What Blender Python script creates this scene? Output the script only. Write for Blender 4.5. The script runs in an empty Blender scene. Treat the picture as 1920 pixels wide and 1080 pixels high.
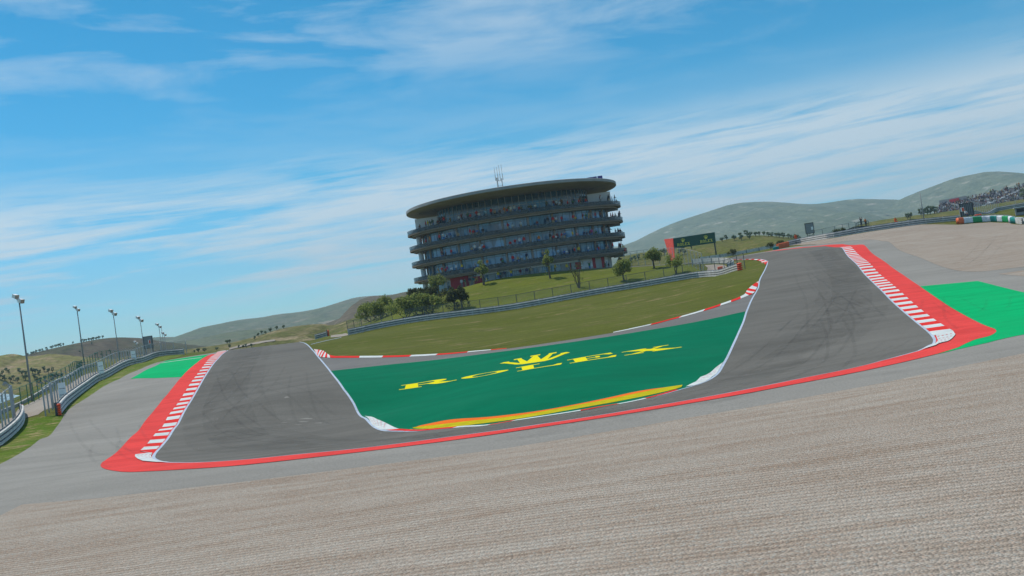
import bpy, bmesh, math, random
import numpy as np
from math import sin, cos, pi, radians, atan2, sqrt, hypot
from mathutils import Vector, Matrix, noise as mnoise
from mathutils.bvhtree import BVHTree
from mathutils.geometry import delaunay_2d_cdt
random.seed(7)
scene = bpy.context.scene
COL = scene.collection

# ------------------------------------------------------------------ camera
F = 1780.0; ROLL = radians(8.2); PITCH = math.atan(36 / F); CAMZ = 4.2
r0 = Vector((1, 0, 0)); fw = Vector((0, cos(PITCH), sin(PITCH))); u0 = Vector((0, -sin(PITCH), cos(PITCH)))
RT = cos(ROLL) * r0 - sin(ROLL) * u0
UP = sin(ROLL) * r0 + cos(ROLL) * u0
CAM = Vector((0, 0, CAMZ))
cd = bpy.data.cameras.new('camera'); cam = bpy.data.objects.new('camera', cd); COL.objects.link(cam)
cam.matrix_world = Matrix(((RT.x, UP.x, -fw.x, CAM.x), (RT.y, UP.y, -fw.y, CAM.y), (RT.z, UP.z, -fw.z, CAM.z), (0, 0, 0, 1)))
cd.sensor_width = 36; cd.lens = 36 * F / 1920; cd.clip_start = 0.1; cd.clip_end = 20000
scene.camera = cam

# ------------------------------------------------------------------ sky, sun, exposure
SUN_DIR = Vector((-0.46, 0.34, 1.0)).normalized()
SUN_EL = math.asin(SUN_DIR.z); SUN_AZ = atan2(SUN_DIR.x, SUN_DIR.y)
scene.view_settings.view_transform = 'Standard'; scene.view_settings.look = 'None'
scene.cycles.transparent_max_bounces = 24
scene.view_settings.gamma = 1; scene.view_settings.exposure = 0.0
w = bpy.data.worlds.new('World'); scene.world = w; w.use_nodes = True
nt = w.node_tree; N = nt.nodes; L = nt.links
for n in list(N): N.remove(n)
out = N.new('ShaderNodeOutputWorld'); bg = N.new('ShaderNodeBackground'); L.new(bg.outputs[0], out.inputs[0])
sky = N.new('ShaderNodeTexSky'); sky.sky_type = 'NISHITA'; sky.sun_disc = False
sky.sun_elevation = SUN_EL; sky.sun_rotation = SUN_AZ
sky.air_density = 1.0; sky.dust_density = 0.3; sky.ozone_density = 4.5; sky.altitude = 200
tc = N.new('ShaderNodeTexCoord'); sep = N.new('ShaderNodeSeparateXYZ'); L.new(tc.outputs['Generated'], sep.inputs[0])
def wmath(op, a, b=None, c=None, clamp=False):
    m = N.new('ShaderNodeMath'); m.operation = op; m.use_clamp = clamp
    for i, v in enumerate((a, b, c)):
        if v is None: continue
        if isinstance(v, (int, float)): m.inputs[i].default_value = v
        else: L.new(v, m.inputs[i])
    return m.outputs[0]
def wramp(v, pts):
    r = N.new('ShaderNodeValToRGB'); e = r.color_ramp.elements
    while len(e) < len(pts): e.new(0.5)
    for k, (p, c) in enumerate(pts): e[k].position = p; e[k].color = (c, c, c, 1)
    L.new(v, r.inputs[0]); return r.outputs[0]
hs = N.new('ShaderNodeHueSaturation'); hs.inputs['Hue'].default_value = 0.485; hs.inputs['Saturation'].default_value = 1.5
L.new(sky.outputs[0], hs.inputs['Color'])
def wnoise(scale3, detail, rough, shear, seed):
    sx = wmath('MULTIPLY', sep.outputs[0], scale3[0]); sy = wmath('MULTIPLY', sep.outputs[1], scale3[1])
    sz = wmath('MULTIPLY', wmath('ADD', sep.outputs[2], wmath('MULTIPLY', sep.outputs[0], shear)), scale3[2])
    cb = N.new('ShaderNodeCombineXYZ')
    L.new(wmath('ADD', sx, seed), cb.inputs[0]); L.new(wmath('ADD', sy, seed * .7), cb.inputs[1]); L.new(sz, cb.inputs[2])
    nz = N.new('ShaderNodeTexNoise'); nz.inputs['Scale'].default_value = 1; nz.inputs['Detail'].default_value = detail
    nz.inputs['Roughness'].default_value = rough; nz.inputs['Distortion'].default_value = .35
    L.new(cb.outputs[0], nz.inputs['Vector']); return nz.outputs[0]
# low cirrus bank
n1 = wnoise((5.5, 5.5, 74), 6, .62, -.035, 12.4)
n1b = wnoise((1.7, 1.7, 9), 2, .5, .04, 31)
band = wramp(sep.outputs[2], [(0.03, .25), (0.07, .95), (0.14, .9), (0.19, .25), (0.23, .35), (0.28, .9), (0.5, .9)])
low = wramp(wmath('MULTIPLY_ADD', wmath('SUBTRACT', n1b, .5), .95, n1), [(0.38, 0), (0.50, .55), (0.62, 1)])
n2 = wnoise((5.0, 5.0, 26), 6, .62, .05, 111.0)
high = wramp(wmath('MULTIPLY_ADD', wmath('SUBTRACT', wnoise((1.6, 1.6, 4), 2, .5, 0, 90), .5), .55, n2), [(0.40, 0), (0.52, .42), (0.66, .85)])
isl = wramp(sep.outputs[2], [(0.15, 1), (0.22, 0)])
ish = wramp(sep.outputs[2], [(0.15, 0), (0.22, 1)])
cl = wmath('ADD', wmath('MULTIPLY', low, isl), wmath('MULTIPLY', wmath('MULTIPLY', high, ish), .62))
mask = wmath('MULTIPLY', wmath('MULTIPLY', cl, band), .92, clamp=True)
mx = N.new('ShaderNodeMix'); mx.data_type = 'RGBA'
tr_ = N.new('ShaderNodeValToRGB'); te = tr_.color_ramp.elements
te[0].position = 0.0; te[0].color = (.60, 1.02, 1.34, 1); te[1].position = .42; te[1].color = (.40, .93, .85, 1)
e2 = te.new(.16); e2.color = (.50, .98, 1.0, 1)
L.new(sep.outputs[2], tr_.inputs[0])
tm = N.new('ShaderNodeMix'); tm.data_type = 'RGBA'; tm.blend_type = 'MULTIPLY'; tm.inputs['Factor'].default_value = 1
L.new(hs.outputs[0], tm.inputs['A']); L.new(tr_.outputs[0], tm.inputs['B'])
L.new(mask, mx.inputs['Factor']); L.new(tm.outputs['Result'], mx.inputs['A'])
mx.inputs['B'].default_value = (6.0, 6.7, 7.1, 1)
L.new(mx.outputs['Result'], bg.inputs['Color']); bg.inputs['Strength'].default_value = 0.125

sd = bpy.data.lights.new('sun', 'SUN'); so = bpy.data.objects.new('sun', sd); COL.objects.link(so)
sd.energy = 3.9; sd.angle = radians(0.5); sd.color = (1.0, 0.93, 0.82)
so.rotation_euler = SUN_DIR.to_track_quat('Z', 'Y').to_euler()

# ------------------------------------------------------------------ helpers
def ray(px, py):
    return (fw + RT * ((px - 960) / F) + UP * ((540 - py) / F))
def at(px, py, D):
    d = ray(px, py); return CAM + d * (D / d.y)
def project(p):
    v = Vector(p) - CAM; z = v.dot(fw)
    return 960 + F * v.dot(RT) / z, 540 - F * v.dot(UP) / z

class NB:
    """small node builder"""
    def __init__(s, name):
        s.m = bpy.data.materials.new(name); s.m.use_nodes = True; s.t = s.m.node_tree
        s.b = s.t.nodes['Principled BSDF']; s.o = s.t.nodes['Material Output']
    def n(s, typ, **kw):
        x = s.t.nodes.new(typ)
        for k, v in kw.items(): setattr(x, k, v)
        return x
    def link(s, a, b): s.t.links.new(a, b)
    def coords(s, scale=(1, 1, 1), rot=0):
        if not hasattr(s, 'tc'): s.tc = s.n('ShaderNodeTexCoord')
        mp = s.n('ShaderNodeMapping'); mp.inputs['Scale'].default_value = scale; mp.inputs['Rotation'].default_value = (0, 0, rot)
        s.link(s.tc.outputs['Object'], mp.inputs[0]); return mp.outputs[0]
    def noise(s, scale, detail=4, rough=.55, vec=None, sc3=(1, 1, 1), rot=0):
        x = s.n('ShaderNodeTexNoise'); x.inputs['Scale'].default_value = scale
        x.inputs['Detail'].default_value = detail; x.inputs['Roughness'].default_value = rough
        s.link(vec or s.coords(sc3, rot), x.inputs['Vector']); return x.outputs[0]
    def ramp(s, v, pts):
        r = s.n('ShaderNodeValToRGB'); e = r.color_ramp.elements
        while len(e) < len(pts): e.new(.5)
        for k, (p, c) in enumerate(pts):
            e[k].position = p; e[k].color = (c, c, c, 1) if isinstance(c, (int, float)) else (*c, 1)
        s.link(v, r.inputs[0]); return r.outputs[0]
    def mix(s, f, a, b, mode='MIX'):
        x = s.n('ShaderNodeMix', data_type='RGBA', blend_type=mode)
        for k, v in (('Factor', f), ('A', a), ('B', b)):
            if isinstance(v, (int, float)): x.inputs[k].default_value = v
            elif isinstance(v, tuple): x.inputs[k].default_value = (*v, 1)
            else: s.link(v, x.inputs[k])
        return x.outputs['Result']
    def bump(s, h, strength, dist=.05):
        x = s.n('ShaderNodeBump'); x.inputs['Strength'].default_value = strength; x.inputs['Distance'].default_value = dist
        s.link(h, x.inputs['Height']); s.link(x.outputs[0], s.b.inputs['Normal'])
    def done(s, col, rough=.8, metal=0, spec=.3):
        if isinstance(col, tuple): s.b.inputs['Base Color'].default_value = (*col, 1)
        else: s.link(col, s.b.inputs['Base Color'])
        s.b.inputs['Roughness'].default_value = rough; s.b.inputs['Metallic'].default_value = metal
        s.b.inputs['Specular IOR Level'].default_value = spec
        return s.m
def simple(name, col, rough=.6, metal=0, var=.18, scale=3.0, spec=.35):
    b = NB(name); nz = b.noise(scale, 3)
    f = b.ramp(nz, [(.3, 1 - var), (.7, 1 + var * .4)])
    return b.done(b.mix(1.0, col, f, 'MULTIPLY'), rough, metal, spec)

def finish(name, verts, faces, mats, fm=None, parent=None, smooth=False):
    me = bpy.data.meshes.new(name); me.from_pydata([tuple(v) for v in verts], [], faces)
    if not isinstance(mats, (list, tuple)): mats = [mats]
    for m in mats: me.materials.append(m)
    if fm: me.polygons.foreach_set('material_index', fm)
    if smooth: me.polygons.foreach_set('use_smooth', [True] * len(me.polygons))
    me.update()
    o = bpy.data.objects.new(name, me); COL.objects.link(o)
    if parent is not None: o.parent = parent
    return o
class MB:
    def __init__(s): s.v = []; s.f = []; s.m = []
    def add(s, vs, fs, mi=0):
        b = len(s.v); s.v += [tuple(v) for v in vs]; s.f += [tuple(i + b for i in f) for f in fs]; s.m += [mi] * len(fs)
    def box(s, c, size, rz=0, mi=0, M=None):
        x, y, z = [q / 2 for q in size]
        vs = [Vector((i * x, j * y, k * z)) for i in (-1, 1) for j in (-1, 1) for k in (-1, 1)]
        R = M if M is not None else Matrix.Rotation(rz, 3, 'Z')
        vs = [R @ v + Vector(c) for v in vs]
        s.add(vs, [(0, 1, 3, 2), (4, 6, 7, 5), (0, 4, 5, 1), (2, 3, 7, 6), (0, 2, 6, 4), (1, 5, 7, 3)], mi)
    def tube(s, pts, radii, n=8, mi=0, cap=True):
        pts = [Vector(p) for p in pts]
        if isinstance(radii, (int, float)): radii = [radii] * len(pts)
        vs = []; fs = []
        for i, p in enumerate(pts):
            d = (pts[min(i + 1, len(pts) - 1)] - pts[max(i - 1, 0)]).normalized()
            a = d.orthogonal().normalized() if abs(d.z) < .9 else d.cross(Vector((1, 0, 0))).normalized()
            c = d.cross(a)
            for k in range(n): vs.append(p + (a * cos(2 * pi * k / n) + c * sin(2 * pi * k / n)) * radii[i])
        for i in range(len(pts) - 1):
            for k in range(n):
                fs.append((i * n + k, i * n + (k + 1) % n, (i + 1) * n + (k + 1) % n, (i + 1) * n + k))
        if cap: fs.append(tuple(range(n))[::-1]); fs.append(tuple((len(pts) - 1) * n + k for k in range(n)))
        s.add(vs, fs, mi)
    def lathe(s, c, prof, n=16, mi=0):
        c = Vector(c); vs = []; fs = []
        for r, z in prof:
            for k in range(n): vs.append(c + Vector((r * cos(2 * pi * k / n), r * sin(2 * pi * k / n), z)))
        for i in range(len(prof) - 1):
            for k in range(n): fs.append((i * n + k, i * n + (k + 1) % n, (i + 1) * n + (k + 1) % n, (i + 1) * n + k))
        fs.append(tuple(range(n))[::-1]); fs.append(tuple((len(prof) - 1) * n + k for k in range(n)))
        s.add(vs, fs, mi)
    def build(s, name, mats, parent=None, smooth=False, world=True):
        v = s.v
        if parent is not None and world:
            o = parent.matrix_basis.inverted() if parent.parent is None else (parent.parent.matrix_basis @ parent.matrix_basis).inverted()
            v = [o @ Vector(p) for p in v]
        return finish(name, v, s.f, mats, s.m, parent, smooth)
def tag(o, label=None, cat=None, group=None, kind=None):
    if label: o['label'] = label
    if cat: o['category'] = cat
    if group: o['group'] = group
    if kind: o['kind'] = kind
    return o
def empty(name, loc, rz=0, label=None, cat=None, group=None):
    o = bpy.data.objects.new(name, None); COL.objects.link(o); o.location = loc; o.rotation_euler = (0, 0, rz)
    o.empty_display_size = .3
    return tag(o, label, cat, group)
def copy_tree(o, parent=None):
    c = o.copy(); COL.objects.link(c)
    if parent is not None: c.parent = parent
    for ch in list(o.children): copy_tree(ch, c)
    return c

# ------------------------------------------------------------------ materials
def grass(name, c1, c2, c3, dry=.58, sc=.02, stretch=(1, 2.2, 1)):
    b = NB(name)
    big = b.noise(sc, 5, .6, sc3=stretch); mid = b.noise(sc * 7, 6, .65, sc3=stretch); fine = b.noise(6, 4, .7)
    c = b.mix(b.ramp(big, [(.38, 0), (.62, 1)]), c1, c2)
    c = b.mix(b.ramp(mid, [(dry, 0), (dry + .12, 1)]), c, c3)
    st = b.noise(.45, 7, .72, sc3=(.25, 1.6, 1), rot=radians(-4)); c = b.mix(1.0, c, b.ramp(st, [(.3, .74), (.7, 1.22)]), 'MULTIPLY')
    c = b.mix(b.ramp(st, [(.62, 0), (.72, .5)]), c, tuple(k * q for k, q in zip(c1, (.75, 1.05, .5))))
    c = b.mix(1.0, c, b.ramp(fine, [(.25, .55), (.75, 1.4)]), 'MULTIPLY')
    b.bump(fine, .7, .1)
    return b.done(c, .95, 0, .08)
def asphalt(name, col, streak=.25, rot=0, warm=(1, 1, 1)):
    b = NB(name)
    big = b.noise(.06, 4, .6); st = b.noise(.5, 5, .6, sc3=(.16, 1, 1), rot=rot); fine = b.noise(14, 3, .7)
    c = b.mix(b.ramp(big, [(.3, 0), (.7, 1)]), tuple(k * .9 for k in col), tuple(k * 1.08 * q for k, q in zip(col, warm)))
    c = b.mix(1.0, c, b.ramp(st, [(.3, 1 - streak), (.7, 1 + streak * .5)]), 'MULTIPLY')
    c = b.mix(1.0, c, b.ramp(fine, [(.3, .80), (.7, 1.18)]), 'MULTIPLY')
    ag = b.noise(45, 2, .6); c = b.mix(1.0, c, b.ramp(ag, [(.3, .9), (.7, 1.1)]), 'MULTIPLY')
    pt = b.noise(.22, 6, .7); c = b.mix(b.ramp(pt, [(.55, 0), (.72, .22)]), c, tuple(k * .6 for k in col))
    b.bump(fine, .35, .02)
    return b.done(c, .92, 0, .06)
def paint(name, col, wear=.12, scale=.5):
    b = NB(name); nz = b.noise(scale, 6, .65, sc3=(.5, 1.4, 1)); fine = b.noise(16, 4, .75); smear = b.noise(.7, 7, .7, sc3=(.18, 1.2, 1), rot=radians(6)); blot = b.noise(.09, 5, .6)
    c = b.mix(1.0, col, b.ramp(nz, [(.3, 1 - wear), (.7, 1 + wear * .5)]), 'MULTIPLY')
    c = b.mix(b.ramp(blot, [(.45, 0), (.75, wear * .8)]), c, tuple(min(1, k * .75 + .045) for k in col))
    c = b.mix(b.ramp(smear, [(.55, 0), (.78, wear * 1.6)]), c, tuple(k * .35 + .02 for k in col))
    c = b.mix(1.0, c, b.ramp(fine, [(.3, .86), (.7, 1.12)]), 'MULTIPLY')
    c = b.mix(b.ramp(fine, [(.64, 0), (.8, wear * 1.5)]), c, (.15, .15, .14))
    b.bump(fine, .3, .02)
    return b.done(c, .9, 0, .03)
M = {}
M['grass'] = grass('grass_ground', (.092, .106, .013), (.106, .115, .022), (.22, .175, .08), .57, .03)
M['mound'] = grass('grass_bank', (.124, .144, .014), (.106, .128, .020), (.19, .165, .065), .57, .05)
M['verge'] = grass('grass_verge', (.085, .150, .010), (.11, .15, .018), (.30, .235, .12), .52, .07)
M['asphalt'] = asphalt('pale_asphalt', (.262, .250, .230), .12)
M['track'] = asphalt('track_asphalt', (.150, .143, .130), .18)
M['pit'] = asphalt('infield_asphalt', (.175, .170, .165), .12)
M['path'] = asphalt('service_road', (.33, .29, .25), .12)
def gravel():
    b = NB('raked_gravel')
    wv = b.n('ShaderNodeTexWave', wave_type='BANDS', bands_direction='Y'); wv.inputs['Scale'].default_value = 1.45
    wv.inputs['Distortion'].default_value = 2.2; wv.inputs['Detail'].default_value = 4; wv.inputs['Detail Scale'].default_value = .3
    b.link(b.coords(rot=radians(5)), wv.inputs['Vector'])
    big = b.noise(.10, 5, .65, sc3=(.35, 1, 1)); mid = b.noise(1.1, 7, .68, sc3=(.25, 1.5, 1), rot=radians(4)); fine = b.noise(22, 3, .8, sc3=(.8, 1, 1))
    vo = b.n('ShaderNodeTexVoronoi'); vo.inputs['Scale'].default_value = 24; b.link(b.coords(), vo.inputs['Vector'])
    sp = b.n('ShaderNodeSeparateColor'); b.link(vo.outputs['Color'], sp.inputs[0])
    c = b.mix(b.ramp(big, [(.36, 0), (.64, 1)]), (.352, .298, .250), (.402, .350, .298))
    c = b.mix(b.ramp(mid, [(.42, 0), (.66, .85)]), c, (.285, .214, .162))
    c = b.mix(1.0, c, b.ramp(wv.outputs[0], [(0, .82), (1, 1.10)]), 'MULTIPLY')
    c = b.mix(1.0, c, b.ramp(fine, [(.28, .66), (.72, 1.3)]), 'MULTIPLY')
    c = b.mix(.8, c, b.mix(1.0, c, b.ramp(sp.outputs[0], [(0, .86), (.5, 1.0), (1, 1.18)]), 'MULTIPLY'))
    c = b.mix(b.ramp(sp.outputs[1], [(.80, 0), (.86, .35)]), c, (.42, .30, .24)); c = b.mix(b.ramp(sp.outputs[2], [(.82, 0), (.88, .35)]), c, (.40, .42, .40))
    h1 = b.n('ShaderNodeMath', operation='MULTIPLY'); b.link(vo.outputs['Distance'], h1.inputs[0]); h1.inputs[1].default_value = -1.2
    hs_ = b.n('ShaderNodeMath', operation='ADD'); b.link(h1.outputs[0], hs_.inputs[0])
    h2 = b.n('ShaderNodeMath', operation='MULTIPLY'); b.link(wv.outputs[0], h2.inputs[0]); h2.inputs[1].default_value = .9
    b.link(h2.outputs[0], hs_.inputs[1]); b.bump(hs_.outputs[0], .6, .05)
    return b.done(c, .95, 0, .05)
M['gravel'] = gravel()
M['red'] = paint('red_paint', (.72, .066, .060), .2)
M['green'] = paint('bright_green_paint', (.002, .40, .135), .18)
M['dgreen'] = paint('dark_green_paint', (.0006, .150, .076), .16, .4)
M['yellow'] = paint('yellow_paint', (.78, .68, .012), .06)
M['kyellow'] = paint('kerb_yellow', (.52, .45, .01), .3, 3)
M['korange'] = paint('kerb_orange', (.82, .165, .02), .12)
M['kwhite'] = paint('kerb_white', (.62, .66, .66), .24, 1.5)
M['kred'] = paint('kerb_red', (.70, .035, .030), .2, 1.5)
M['kpale'] = paint('kerb_faded_pink', (.70, .52, .52), .2, 1.5)
M['line'] = paint('white_line_paint', (.44, .52, .64), .22, 2)
M['steel'] = simple('galvanised_steel', (.62, .61, .59), .65, .1, .25, 1.5, .25)
M['steel_dark'] = simple('dark_steel', (.085, .10, .12), .5, .5, .2)
M['gap'] = simple('rail_gap_shade', (.15, .17, .19), .6, .1, .2)  # dark tone painted in for the shade between guardrail beams
M['post_grey'] = simple('grey_post', (.42, .44, .47), .5, .4, .2)
M['post_green'] = simple('green_post', (.01, .16, .10), .5, .1, .2)
M['orange'] = simple('orange_plastic', (.85, .09, .02), .5, 0, .15, 6)
M['white'] = simple('white_panel', (.92, .92, .93), .5, 0, .12, 2)
M['black'] = simple('black_mark', (.02, .02, .02), .6)
M['concrete'] = simple('concrete', (.46, .45, .44), .85, 0, .2, .8, .2)
M['soffit'] = simple('concrete_soffit', (.37, .315, .29), .9, 0, .2, .35, .1)
M['slab'] = simple('slab_concrete', (.24, .185, .145), .9, 0, .2, .5, .1)
M['roof'] = simple('roof_edge_concrete', (.34, .34, .35), .8, 0, .15, .5, .2)
M['column'] = simple('brown_column', (.42, .33, .28), .8, 0, .15)
M['white_wall'] = simple('white_wall', (.82, .80, .83), .8, 0, .06, .6, .2)
M['red_wall'] = simple('red_wall', (.52, .034, .055), .75, 0, .12, .6)
M['grey_wall'] = simple('grey_wall', (.52, .51, .51), .85, 0, .12, .6, .2)
M['dark_grey'] = simple('dark_grey_panel', (.27, .275, .29), .6, 0, .15)
M['seat'] = simple('dark_seat', (.030, .034, .040), .6)
M['solar'] = simple('blue_solar_panel', (.035, .03, .16), .15, .2)
M['bark'] = simple('bark', (.11, .09, .07), .95, 0, .3, 5, .1)
M['sign_green'] = simple('sign_green', (.010, .085, .058), .45)
M['sign_gold'] = simple('sign_gold', (.85, .76, .12), .5)
M['sign_red'] = simple('sign_red', (.92, .10, .065), .6)
def glass(name, col, rough=.06, inner=.5):
    b = NB(name)
    vo = b.n('ShaderNodeTexVoronoi'); vo.inputs['Scale'].default_value = .33; b.link(b.coords((1, .4, .55)), vo.inputs['Vector'])
    sp = b.n('ShaderNodeSeparateColor'); b.link(vo.outputs['Color'], sp.inputs[0]); nz = b.noise(.8, 3, .5)
    c = b.mix(sp.outputs[0], tuple(k * (1 - inner) for k in col), tuple(k * (1 + inner) for k in col))  # random cell tones put varied pane reflections into the colour
    c = b.mix(1.0, c, b.ramp(nz, [(.3, .85), (.7, 1.12)]), 'MULTIPLY')
    return b.done(c, rough, .0, .6)
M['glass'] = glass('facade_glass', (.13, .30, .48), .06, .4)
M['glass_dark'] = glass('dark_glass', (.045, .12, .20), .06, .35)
M['glass_pale'] = glass('pale_lobby_glass', (.17, .33, .46), .06, .35)
M['glass_band'] = simple('ceiling_band_glass', (.10, .14, .17), .12, 0, .1)
def seethrough(name, col, alpha, rough=.15):
    b = NB(name); b.done(col, rough, 0, .5); b.b.inputs['Alpha'].default_value = alpha; return b.m
M['rail_glass'] = seethrough('tinted_rail_glass', (.03, .045, .058), .6)
def wiremesh(name, col, dens):
    b = NB(name); tcn = b.n('ShaderNodeTexCoord'); sp = b.n('ShaderNodeSeparateXYZ'); b.link(tcn.outputs['UV'], sp.inputs[0])
    outs = []
    for k in (0, 1):
        m1 = b.n('ShaderNodeMath', operation='MULTIPLY'); b.link(sp.outputs[k], m1.inputs[0]); m1.inputs[1].default_value = 14
        fr = b.n('ShaderNodeMath', operation='FRACT'); b.link(m1.outputs[0], fr.inputs[0])
        lt = b.n('ShaderNodeMath', operation='LESS_THAN'); b.link(fr.outputs[0], lt.inputs[0]); lt.inputs[1].default_value = dens
        outs.append(lt.outputs[0])
    mxn = b.n('ShaderNodeMath', operation='MAXIMUM'); b.link(outs[0], mxn.inputs[0]); b.link(outs[1], mxn.inputs[1])
    b.link(mxn.outputs[0], b.b.inputs['Alpha'])
    return b.done(col, .6, .2, .3)
M['wire'] = wiremesh('wire_mesh', (.36, .38, .41), .045)
M['wire_grey'] = wiremesh('grey_wire_mesh', (.22, .25, .26), .085)
M['wire_green'] = wiremesh('green_wire_mesh', (.02, .17, .10), .06)
def leafmat(name, c1, c2):
    b = NB(name); g = b.n('ShaderNodeNewGeometry')
    c = b.mix(g.outputs['Random Per Island'], c1, c2)
    b.b.inputs['Subsurface Weight'].default_value = 0
    m = b.done(c, .8, 0, .15)
    tr = b.n('ShaderNodeBsdfTranslucent'); b.link(c, tr.inputs[0]); ms = b.n('ShaderNodeMixShader'); ms.inputs[0].default_value = .55
    b.link(b.b.outputs[0], ms.inputs[1]); b.link(tr.outputs[0], ms.inputs[2]); b.link(ms.outputs[0], b.o.inputs[0])
    return m
M['leaf'] = leafmat('olive_leaves', (.10, .14, .03), (.36, .40, .11))
M['leaf_dark'] = leafmat('dark_leaves', (.028, .042, .014), (.12, .135, .045))
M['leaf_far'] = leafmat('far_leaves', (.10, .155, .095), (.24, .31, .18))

# ------------------------------------------------------------------ terrain (thin plate surface through surveyed points)
CP = [(425,657,160),(565,641,160),(385,690,108),(597,661,108),(320,800,67),(680,770,65),(663,750,67),(510,750,68),
 (1755,640,50),(1340,700,55),(1680,560,77.6),(1385,603,77.6),(1620,500,112),(1415,530,112),(1580,462,165),(1440,489,158),(1500,540,101),(1480,468,172),
 (290,862,45),(340,866,40),(430,862,37),(600,843,34.5),(1000,793,33),(1400,722,35),(1600,688,38.5),(1700,655,42),(1740,618,57),
 (690,785,56),(735,805,49),(800,805,46),(1000,780,44),(1200,745,45),(1290,722,48),(1345,683,57),
 (620,695,88),(1397,587,82),(1000,640,85),(1000,700,60),(880,760,49),(1200,690,57),(640,670,99),(870,660,88),(1170,610,88),(1320,575,95),(1418,538,110),
 (600,655,117),(640,640,128),(655,628,165),(800,601,170),(960,580,172),(1200,535,172),(1390,508,162),(800,640,108),(1000,610,115),(1250,560,120),(1100,560,150),
 (875,540,199),(965,519,200),(1065,507,200),(1140,502,199),(900,570,182),(1050,535,184),(1265,510,178),(1350,495,180),(720,600,186),(800,565,205),(1200,505,188),
 (0,870,55),(0,836,72),(112,775,85),(180,717,122),(250,683,165),(340,665,205),(62,752,125),(0,790,104),(110,715,150),(200,680,185),
 (340,707,102),(245,711,108),(390,665,150),(313,676,150),(247,819,62),(273,788,72),(100,820,66),(200,850,55),(160,780,83),
 (1865,622,52),(1920,560,66),(1835,528,82),(1725,537,84),(1700,450,148),(1640,440,172),(1500,457,195),(1600,437,197),(1700,420,193),(1798,419,185),(1920,419,175),
 (1850,470,115),(1750,460,138),(1750,500,104),(1920,510,86),(1400,478,190),(1340,487,198),(1900,400,225),(1640,425,215),(1740,410,215),
 (0,965,29),(960,840,29),(1460,755,29.5),(1920,660,33),(960,1080,14),(0,1080,20),(1920,1080,11),(960,900,22),(1800,690,31),(560,890,29)]
CW = [(-150,150,-9),(-95,150,-6.6),(-84,128,-5.6),(-100,110,-6.5),(-130,70,-6.5),(-80,30,-4.9),(-60,0,-4.3),(0,-25,-4),(0,3,-3.95),(60,0,-4),(100,40,-3.4),(110,80,-1.2),(130,150,3),(150,220,8),(85,240,6.5),(60,265,5.5),
 (-60,245,-5),(-35,235,-3.2),(-10,262,3),(20,275,5),(45,255,3.2),(-42,190,-1.6),(-110,215,-7),(-75,225,-1.5),(-60,-40,-4),(70,-40,-4),(2.8,227,5.1),(-22,222,4.6),(27,225,4.8),(-150,300,-8),(150,300,9),(0,310,2)]
P = [tuple(at(*c)) for c in CP] + [(x, y, z + CAMZ) for x, y, z in CW]
P = np.array(P); XY = P[:, :2] / 100.0
def tk(r2): return np.where(r2 > 1e-12, r2 * np.log(np.maximum(r2, 1e-12)) * .5, 0)
nP = len(P); K = tk(((XY[:, None] - XY[None]) ** 2).sum(-1)) + np.eye(nP) * 2e-4
Q = np.hstack([np.ones((nP, 1)), XY]); A = np.block([[K, Q], [Q.T, np.zeros((3, 3))]])
S = np.linalg.solve(A, np.concatenate([P[:, 2], np.zeros(3)]))
def tz(x, y):
    x = np.asarray(x, float); y = np.asarray(y, float); sh = x.shape
    q = np.stack([x.ravel(), y.ravel()], 1)
    qq = q / 100.0; r = np.zeros(len(q))
    for s in range(0, len(q), 20000):
        d2 = ((qq[s:s + 20000, None] - XY[None]) ** 2).sum(-1)
        r[s:s + 20000] = tk(d2) @ S[:nP] + S[nP] + qq[s:s + 20000] @ S[nP + 1:]
    dist = np.hypot(q[:, 0], (q[:, 1] - 130))
    t = np.clip((dist - 170) / 160, 0, 1); t = t * t * (3 - 2 * t)
    r = np.clip(r, CAMZ - 11, CAMZ + 12) * (1 - t) + (CAMZ - 9) * t
    return r.reshape(sh)
def axis(lo, hi, step, far, g=1.22):
    a = list(np.arange(lo, hi + .01, step)); s = step; x = hi
    while x < far: s *= g; x += s; a.append(x)
    s = step; x = lo
    while x > -far: s *= g; x -= s; a.insert(0, x)
    return np.array(a)
ax = axis(-105, 130, 1.6, 6500); ay = axis(-14, 240, 1.6, 6500)
GX, GY = np.meshgrid(ax, ay); GZ = tz(GX, GY)
nx, ny = len(ax), len(ay)
gv = np.stack([GX.ravel(), GY.ravel(), GZ.ravel()], 1)
gf = [(j * nx + i, j * nx + i + 1, (j + 1) * nx + i + 1, (j + 1) * nx + i) for j in range(ny - 1) for i in range(nx - 1)]
tri = []
for a, b, c, d in gf: tri.append((a, b, c)); tri.append((a, c, d))
gl = gv.copy(); gl[:, 2] -= .035
ground = finish('ground', gl.tolist(), tri, M['grass'], smooth=True); tag(ground, kind='structure')
GB = BVHTree.FromPolygons([Vector(v) for v in gv.tolist()], tri)
def gz(x, y): return float(tz(np.array([x]), np.array([y]))[0])
def gzv(xy): a = np.array(xy, float); return tz(a[:, 0], a[:, 1])
def cast(px, py, maxd=260.0, bv=None):
    """pixel -> point on the ground; nudges down if the sight line clears the crest"""
    for k in range(46):
        d = ray(px, py + k * .35).normalized()
        h = (bv or GB).ray_cast(CAM, d)
        if h[0] is not None and h[0].y < maxd: return h[0]
    return at(px, py, maxd)
def item(t, maxd=260):
    if len(t) == 3: return Vector((t[0], t[1], 0))
    return cast(t[0], t[1], maxd)
def dense(pts, step):
    o = []
    for i in range(len(pts)):
        a, b = pts[i], pts[(i + 1) % len(pts)]; n = max(1, int(math.ceil(hypot(b[0] - a[0], b[1] - a[1]) / step)))
        for k in range(n): o.append((a[0] + (b[0] - a[0]) * k / n, a[1] + (b[1] - a[1]) * k / n))
    return o
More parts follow.
